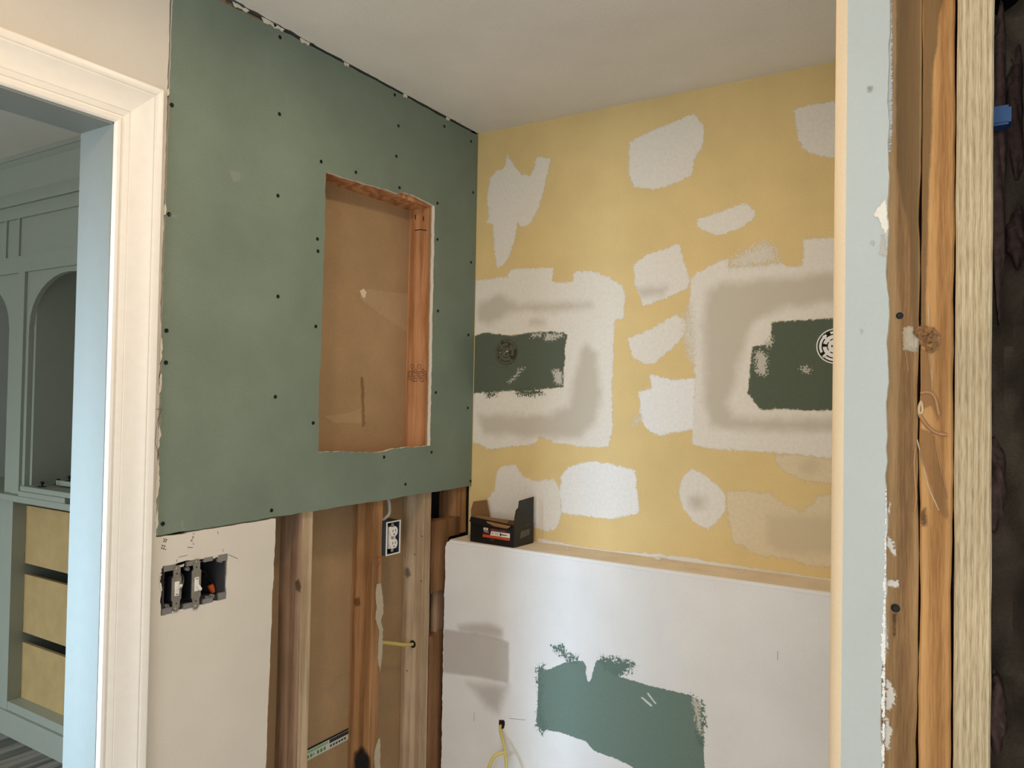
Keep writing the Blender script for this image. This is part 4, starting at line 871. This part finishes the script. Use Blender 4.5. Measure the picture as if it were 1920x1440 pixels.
# spackle and scars on the grey partition face
M_spk = film_mat('white spackle', (232, 228, 216), soft=.001, amp=.003, nsc=90)
for q in ([(1661, 372), (1664, 400), (1665, 440), (1655, 430), (1648, 408), (1638, 406), (1645, 390)],):
    film('spackle_scar', wall_right, 1, PY-.0008, hit2(q, 1, PY), M_spk, .002, .006, label='bare white torn patch on the grey face')
for q in ([(1633, 450), (1640, 452), (1638, 462), (1632, 458)], [(1652, 440), (1660, 445), (1662, 480), (1650, 478)], [(1619, 607), (1622, 606), (1622, 612), (1619, 612)], [(1614, 618), (1617, 618), (1616, 628), (1613, 630)]):
    film('spackle_scar', wall_right, 1, PY-.0008, hit2(q, 1, PY), film_mat('pale scar', (196, 192, 182), soft=.001, amp=.004, nsc=120, opac=.8), .002, .005)
film('spackle_scar', wall_right, 1, PY-.0008, hit2([(1628, 164), (1634, 163), (1634, 170), (1629, 172)], 1, PY), film_mat('grey scuff', (150, 148, 142), soft=.002, amp=.003, opac=.6), .002, .005)

# ------------------------------------------------------------------ cavity: insulation batt, blocking, blue plastic piece
ins = empty('insulation_batt', (1.68, -1.0, 1.2), 'dark kraft-faced insulation with torn pink fibreglass in the wall cavity', 'insulation')
rng = np.random.default_rng(8)
def crumple(x0, x1, z0, z1, yb, amp, m, nm, seed, nx=26, nz=120, label=None):
    g_ = np.random.default_rng(seed); X, Z = np.meshgrid(np.linspace(x0, x1, nx), np.linspace(z0, z1, nz), indexing='ij'); Yv = np.zeros_like(X)
    for _ in range(26):
        a = g_.uniform(0, math.pi); k = g_.uniform(8, 60); ph = g_.uniform(0, 7)
        Yv += np.abs(np.sin((X*math.cos(a)*1.2+Z*math.sin(a)*.5)*k+ph+1.5*np.sin(Z*g_.uniform(3, 12))))/k**.75
    Yv = yb+amp*(Yv-Yv.mean())/Yv.std()
    vs = [(float(X[i, j]), float(Yv[i, j]), float(Z[i, j])) for i in range(nx) for j in range(nz)]
    fs = [(i*nz+j, (i+1)*nz+j, (i+1)*nz+j+1, i*nz+j+1) for i in range(nx-1) for j in range(nz-1)]
    me = bpy.data.meshes.new(nm); me.from_pydata(vs, [], fs); return mk(nm, me, m, ins, label, smooth=50)
crumple(1.588, 1.89, 0, 2.05, -1.0, .028, M_kraft2, 'kraft_facing', 1, label='crumpled dark brown kraft facing')
for k, (x, z0, z1, y) in enumerate(((1.612, 1.60, 2.0, -1.10), (1.613, 1.30, 1.42, -1.13), (1.614, 1.02, 1.12, -1.14), (1.612, .75, .98, -1.15), (1.634, 1.78, 1.98, -1.02), (1.612, .30, .55, -1.14), (1.636, 1.66, 1.74, -1.03))):
    bm = bmesh.new(); bmesh.ops.create_icosphere(bm, subdivisions=4, radius=1.0)
    g_ = random.Random(k)
    ph = [g_.uniform(0, 6) for _ in range(6)]
    for v_ in bm.verts:
        n_ = 1+.18*math.sin(4*v_.co.z+ph[0])*math.cos(3*v_.co.x+ph[1])+.07*math.sin(9*v_.co.z+ph[2]+5*v_.co.x)+.05*math.sin(15*v_.co.z+ph[3]+11*v_.co.y)
        v_.co = Vector((x+v_.co.x*.012*n_, y+v_.co.y*.022*n_, (z0+z1)/2+v_.co.z*(z1-z0)/2*n_))
    mk('fibreglass_tuft', bm, M_pink, ins, smooth=180)
mk('blocking', bx(1.589, 1.89, -1.06, -1.02, 2.10, 2.15), M_wood_brown, [o for o in COL.objects if o.name == 'wall_added_chase'][0], 'dark wood blocking high in the cavity')
p = hit(1858, 222, 1, -1.15); q = hit(1896, 219, 1, -1.15)
bm = bmesh.new(); box(bm, q[0]-.075, q[0], -1.165, -1.135, q[2]-.0125, q[2]+.0125)
bmesh.ops.bevel(bm, geom=bm.edges[:], offset=.003, segments=2, affect='EDGES')
mk('plastic_strip', bm, M_blue, label='blue plastic piece poking out of the dark cavity behind the new stud', cat='plastic piece')

# ------------------------------------------------------------------ built-in cabinet in the next room
KY = -.655
def K(px, py, y=KY): return hit(px, py, 1, y)
cabn = empty('built_in_cabinet', (-1.7, KY+.2, 0), 'white built-in cabinet with arched niche and three plywood drawers beyond the doorway', 'cabinet')
xl0, xl1 = K(3, 1150)[0], K(18, 1150)[0]       # stile
xw = -1.17
ct0, ct1 = K(5, 934)[2], K(5, 922)[2]
zb = K(16, 1316)[2]
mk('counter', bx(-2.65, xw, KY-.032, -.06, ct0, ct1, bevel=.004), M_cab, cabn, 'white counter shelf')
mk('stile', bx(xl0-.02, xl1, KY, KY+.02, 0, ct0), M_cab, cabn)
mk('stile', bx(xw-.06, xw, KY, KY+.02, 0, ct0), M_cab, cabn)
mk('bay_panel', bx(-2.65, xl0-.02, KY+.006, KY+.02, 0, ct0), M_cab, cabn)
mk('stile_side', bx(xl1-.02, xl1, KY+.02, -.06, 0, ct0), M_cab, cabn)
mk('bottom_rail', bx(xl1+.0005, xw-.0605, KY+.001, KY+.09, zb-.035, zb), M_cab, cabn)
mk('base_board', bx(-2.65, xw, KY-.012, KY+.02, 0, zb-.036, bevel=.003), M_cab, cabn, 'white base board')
mk('recess_back', bx(-2.65, xw, -.07, -.06, 0, ct0), M_dark, cabn)
DYF = KY+.055
for k, (ya, yb) in enumerate(((945, 1052), (1073, 1181), (1201, 1311))):
    z1, z0 = K(34, ya, DYF)[2], K(32, yb, DYF)[2]; x0_ = K(33, 1150, DYF)[0]
    dr = mk('drawer', bx(x0_, xw-.07, DYF, DYF+.016, z0, z1, bevel=.001), M_ply, cabn, ('top', 'middle', 'bottom')[k]+' plywood drawer box front')
    mk('drawer_side', bx(x0_, x0_+.014, DYF+.016, -.12, z0, z1-.01), M_ply, dr); mk('drawer_side', bx(xw-.084, xw-.07, DYF+.016, -.12, z0, z1-.01), M_ply, dr)
    mk('drawer_slide', bx(xl1+.001, x0_-.001, DYF-.004, -.12, z0+.012, z0+.05), M_steel, dr)
# upper face with arches
UY = KY+.004
xs0, xs1 = K(13, 760, UY)[0], K(50, 760, UY)[0]
zsp = K(50, 609, UY)[2]; zap = K(143, 512, UY)[2]+.012; zc0 = ct1
aw = .60
def archpts(xa, xb):
    cx, hw_ = (xa+xb)/2, (xb-xa)/2; P_ = [(xa, zc0+.001), (xa, zsp-.005)]
    for k in range(17):
        t_ = math.pi-math.pi*k/16; P_.append((cx+hw_*.985*math.cos(t_), zsp+(zap-zsp)*math.sin(t_)))
    P_ += [(xb, zsp-.005), (xb, zc0+.001)]; return P_
zf = K(0, 520, UY)[2]
face = [(-2.65, zc0), (xs0-aw, zc0)]+archpts(xs0-aw, xs0)+[(xs0, zc0), (xs1, zc0)]+archpts(xs1, xs1+aw)+[(xs1+aw, zc0), (-1.17, zc0), (-1.17, H-.11), (-2.65, H-.11)]
def dd(P_):
    o_ = []
    for p_ in P_:
        if not o_ or math.hypot(p_[0]-o_[-1][0], p_[1]-o_[-1][1]) > 1e-4: o_.append(p_)
    return o_
if xs1+aw > -1.172: face = [(-2.65, zc0), (xs0-aw, zc0)]+archpts(xs0-aw, xs0)+[(xs1, zc0)]+archpts(xs1, -1.20)+[(-1.17, zc0), (-1.17, H-.11), (-2.65, H-.11)]
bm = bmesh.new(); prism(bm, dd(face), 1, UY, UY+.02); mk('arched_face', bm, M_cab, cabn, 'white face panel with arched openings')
mk('niche_back', bx(-2.65, -1.17, -.20, -.19, ct1+.001, H-.11), M_arch, cabn, 'olive painted back of the arched niches')
for (xa, xb) in ((xs0-.02, xs0), (xs1, xs1+.018)): mk('niche_side', bx(xa, xb, UY+.02, -.20, ct1+.001, H-.11), M_cab if xa == xs1 else M_arch, cabn)
mk('pilaster', bx(K(30, 760)[0], K(43, 760)[0], UY-.012, UY, ct1+.001, K(35, 512)[2]), M_cab, cabn)
for (pa, pb) in ((517, 487),):
    mk('panel_rail', bx(-2.65, -1.17, UY-.010, UY, K(0, pa)[2], K(0, pb)[2]), M_cab, cabn)
for px_ in (12, 36): mk('batten', bx(K(px_, 450)[0]-.008, K(px_, 450)[0]+.008, UY-.008, UY, K(0, 487)[2], K(0, 412)[2]), M_cab, cabn)
mk('panel_rail', bx(-2.65, -1.17, UY-.010, UY, K(0, 418)[2], K(0, 405)[2]), M_cab, cabn)
z1 = H-.001; z0 = K(0, 393)[2]
cp = [(UY+.02, z0), (UY-.012, z0), (UY-.014, z0+.010), (UY-.010, z0+.012), (UY-.016, z0+.028), (UY-.030, z0+.045), (UY-.055, z1-.035), (UY-.068, z1-.022), (UY-.070, z1-.018), (UY-.076, z1-.016), (UY-.076, z1), (UY+.02, z1)]
bm = bmesh.new(); prism(bm, cp, 0, -2.65, -1.17); mk('crown', bm, M_cab, cabn, 'white crown moulding', smooth=25)
mk('top_rail', bx(-2.65, -1.17, UY, UY+.02, H-.11, H-.002), M_cab, cabn)
# loose drawer fronts lying on the counter
def dfront(x0, x1, y0, y1, z, knobs, label, rail=.032):
    root = empty('drawer_front', ((x0+x1)/2, (y0+y1)/2, z), label, 'drawer front', 'loose drawer fronts on the counter')
    mk('slab', bx(x0, x1, y0, y1, z+.0005, z+.016, bevel=.001), M_cab, root)
    bm = bmesh.new()
    for a in ((x0, x1, y0, y0+rail), (x0, x1, y1-rail, y1), (x0, x0+rail, y0+rail, y1-rail), (x1-rail, x1, y0+rail, y1-rail)): box(bm, *a, z+.016, z+.021)
    mk('frame', bm, M_cab, root)
    for (kx, ky) in knobs:
        bm = bmesh.new(); revolve(bm, [(.016, 0), (.016, .0015), (.004, .002), (.004, .010), (.0075, .012), (.0078, .020), (.006, .022), (.0001, .0222)], (0, 0, 1), (kx, ky, z+.021), 14); mk('knob', bm, M_black, root, 'black knob', smooth=40)
    return root
def KC(px, py, z): return hit(px, py, 2, z)
fx0 = xs1+.022
dfront(fx0, fx0+.36, KY-.030, KY+.13, ct1, [], 'white drawer front at the bottom of the stack on the counter')
dfront(fx0+.006, fx0+.55, KY-.026, KY+.16, ct1+.0215, [(fx0+.105, KY+.012), (fx0+.050, KY+.105)], 'middle white drawer front with two black knobs facing up')
dfront(fx0+.090, fx0+.54, KY+.075, KY+.185, ct1+.043, [(fx0+.125, KY+.150), (fx0+.155, KY+.095)], 'topmost white drawer front at the back of the stack')
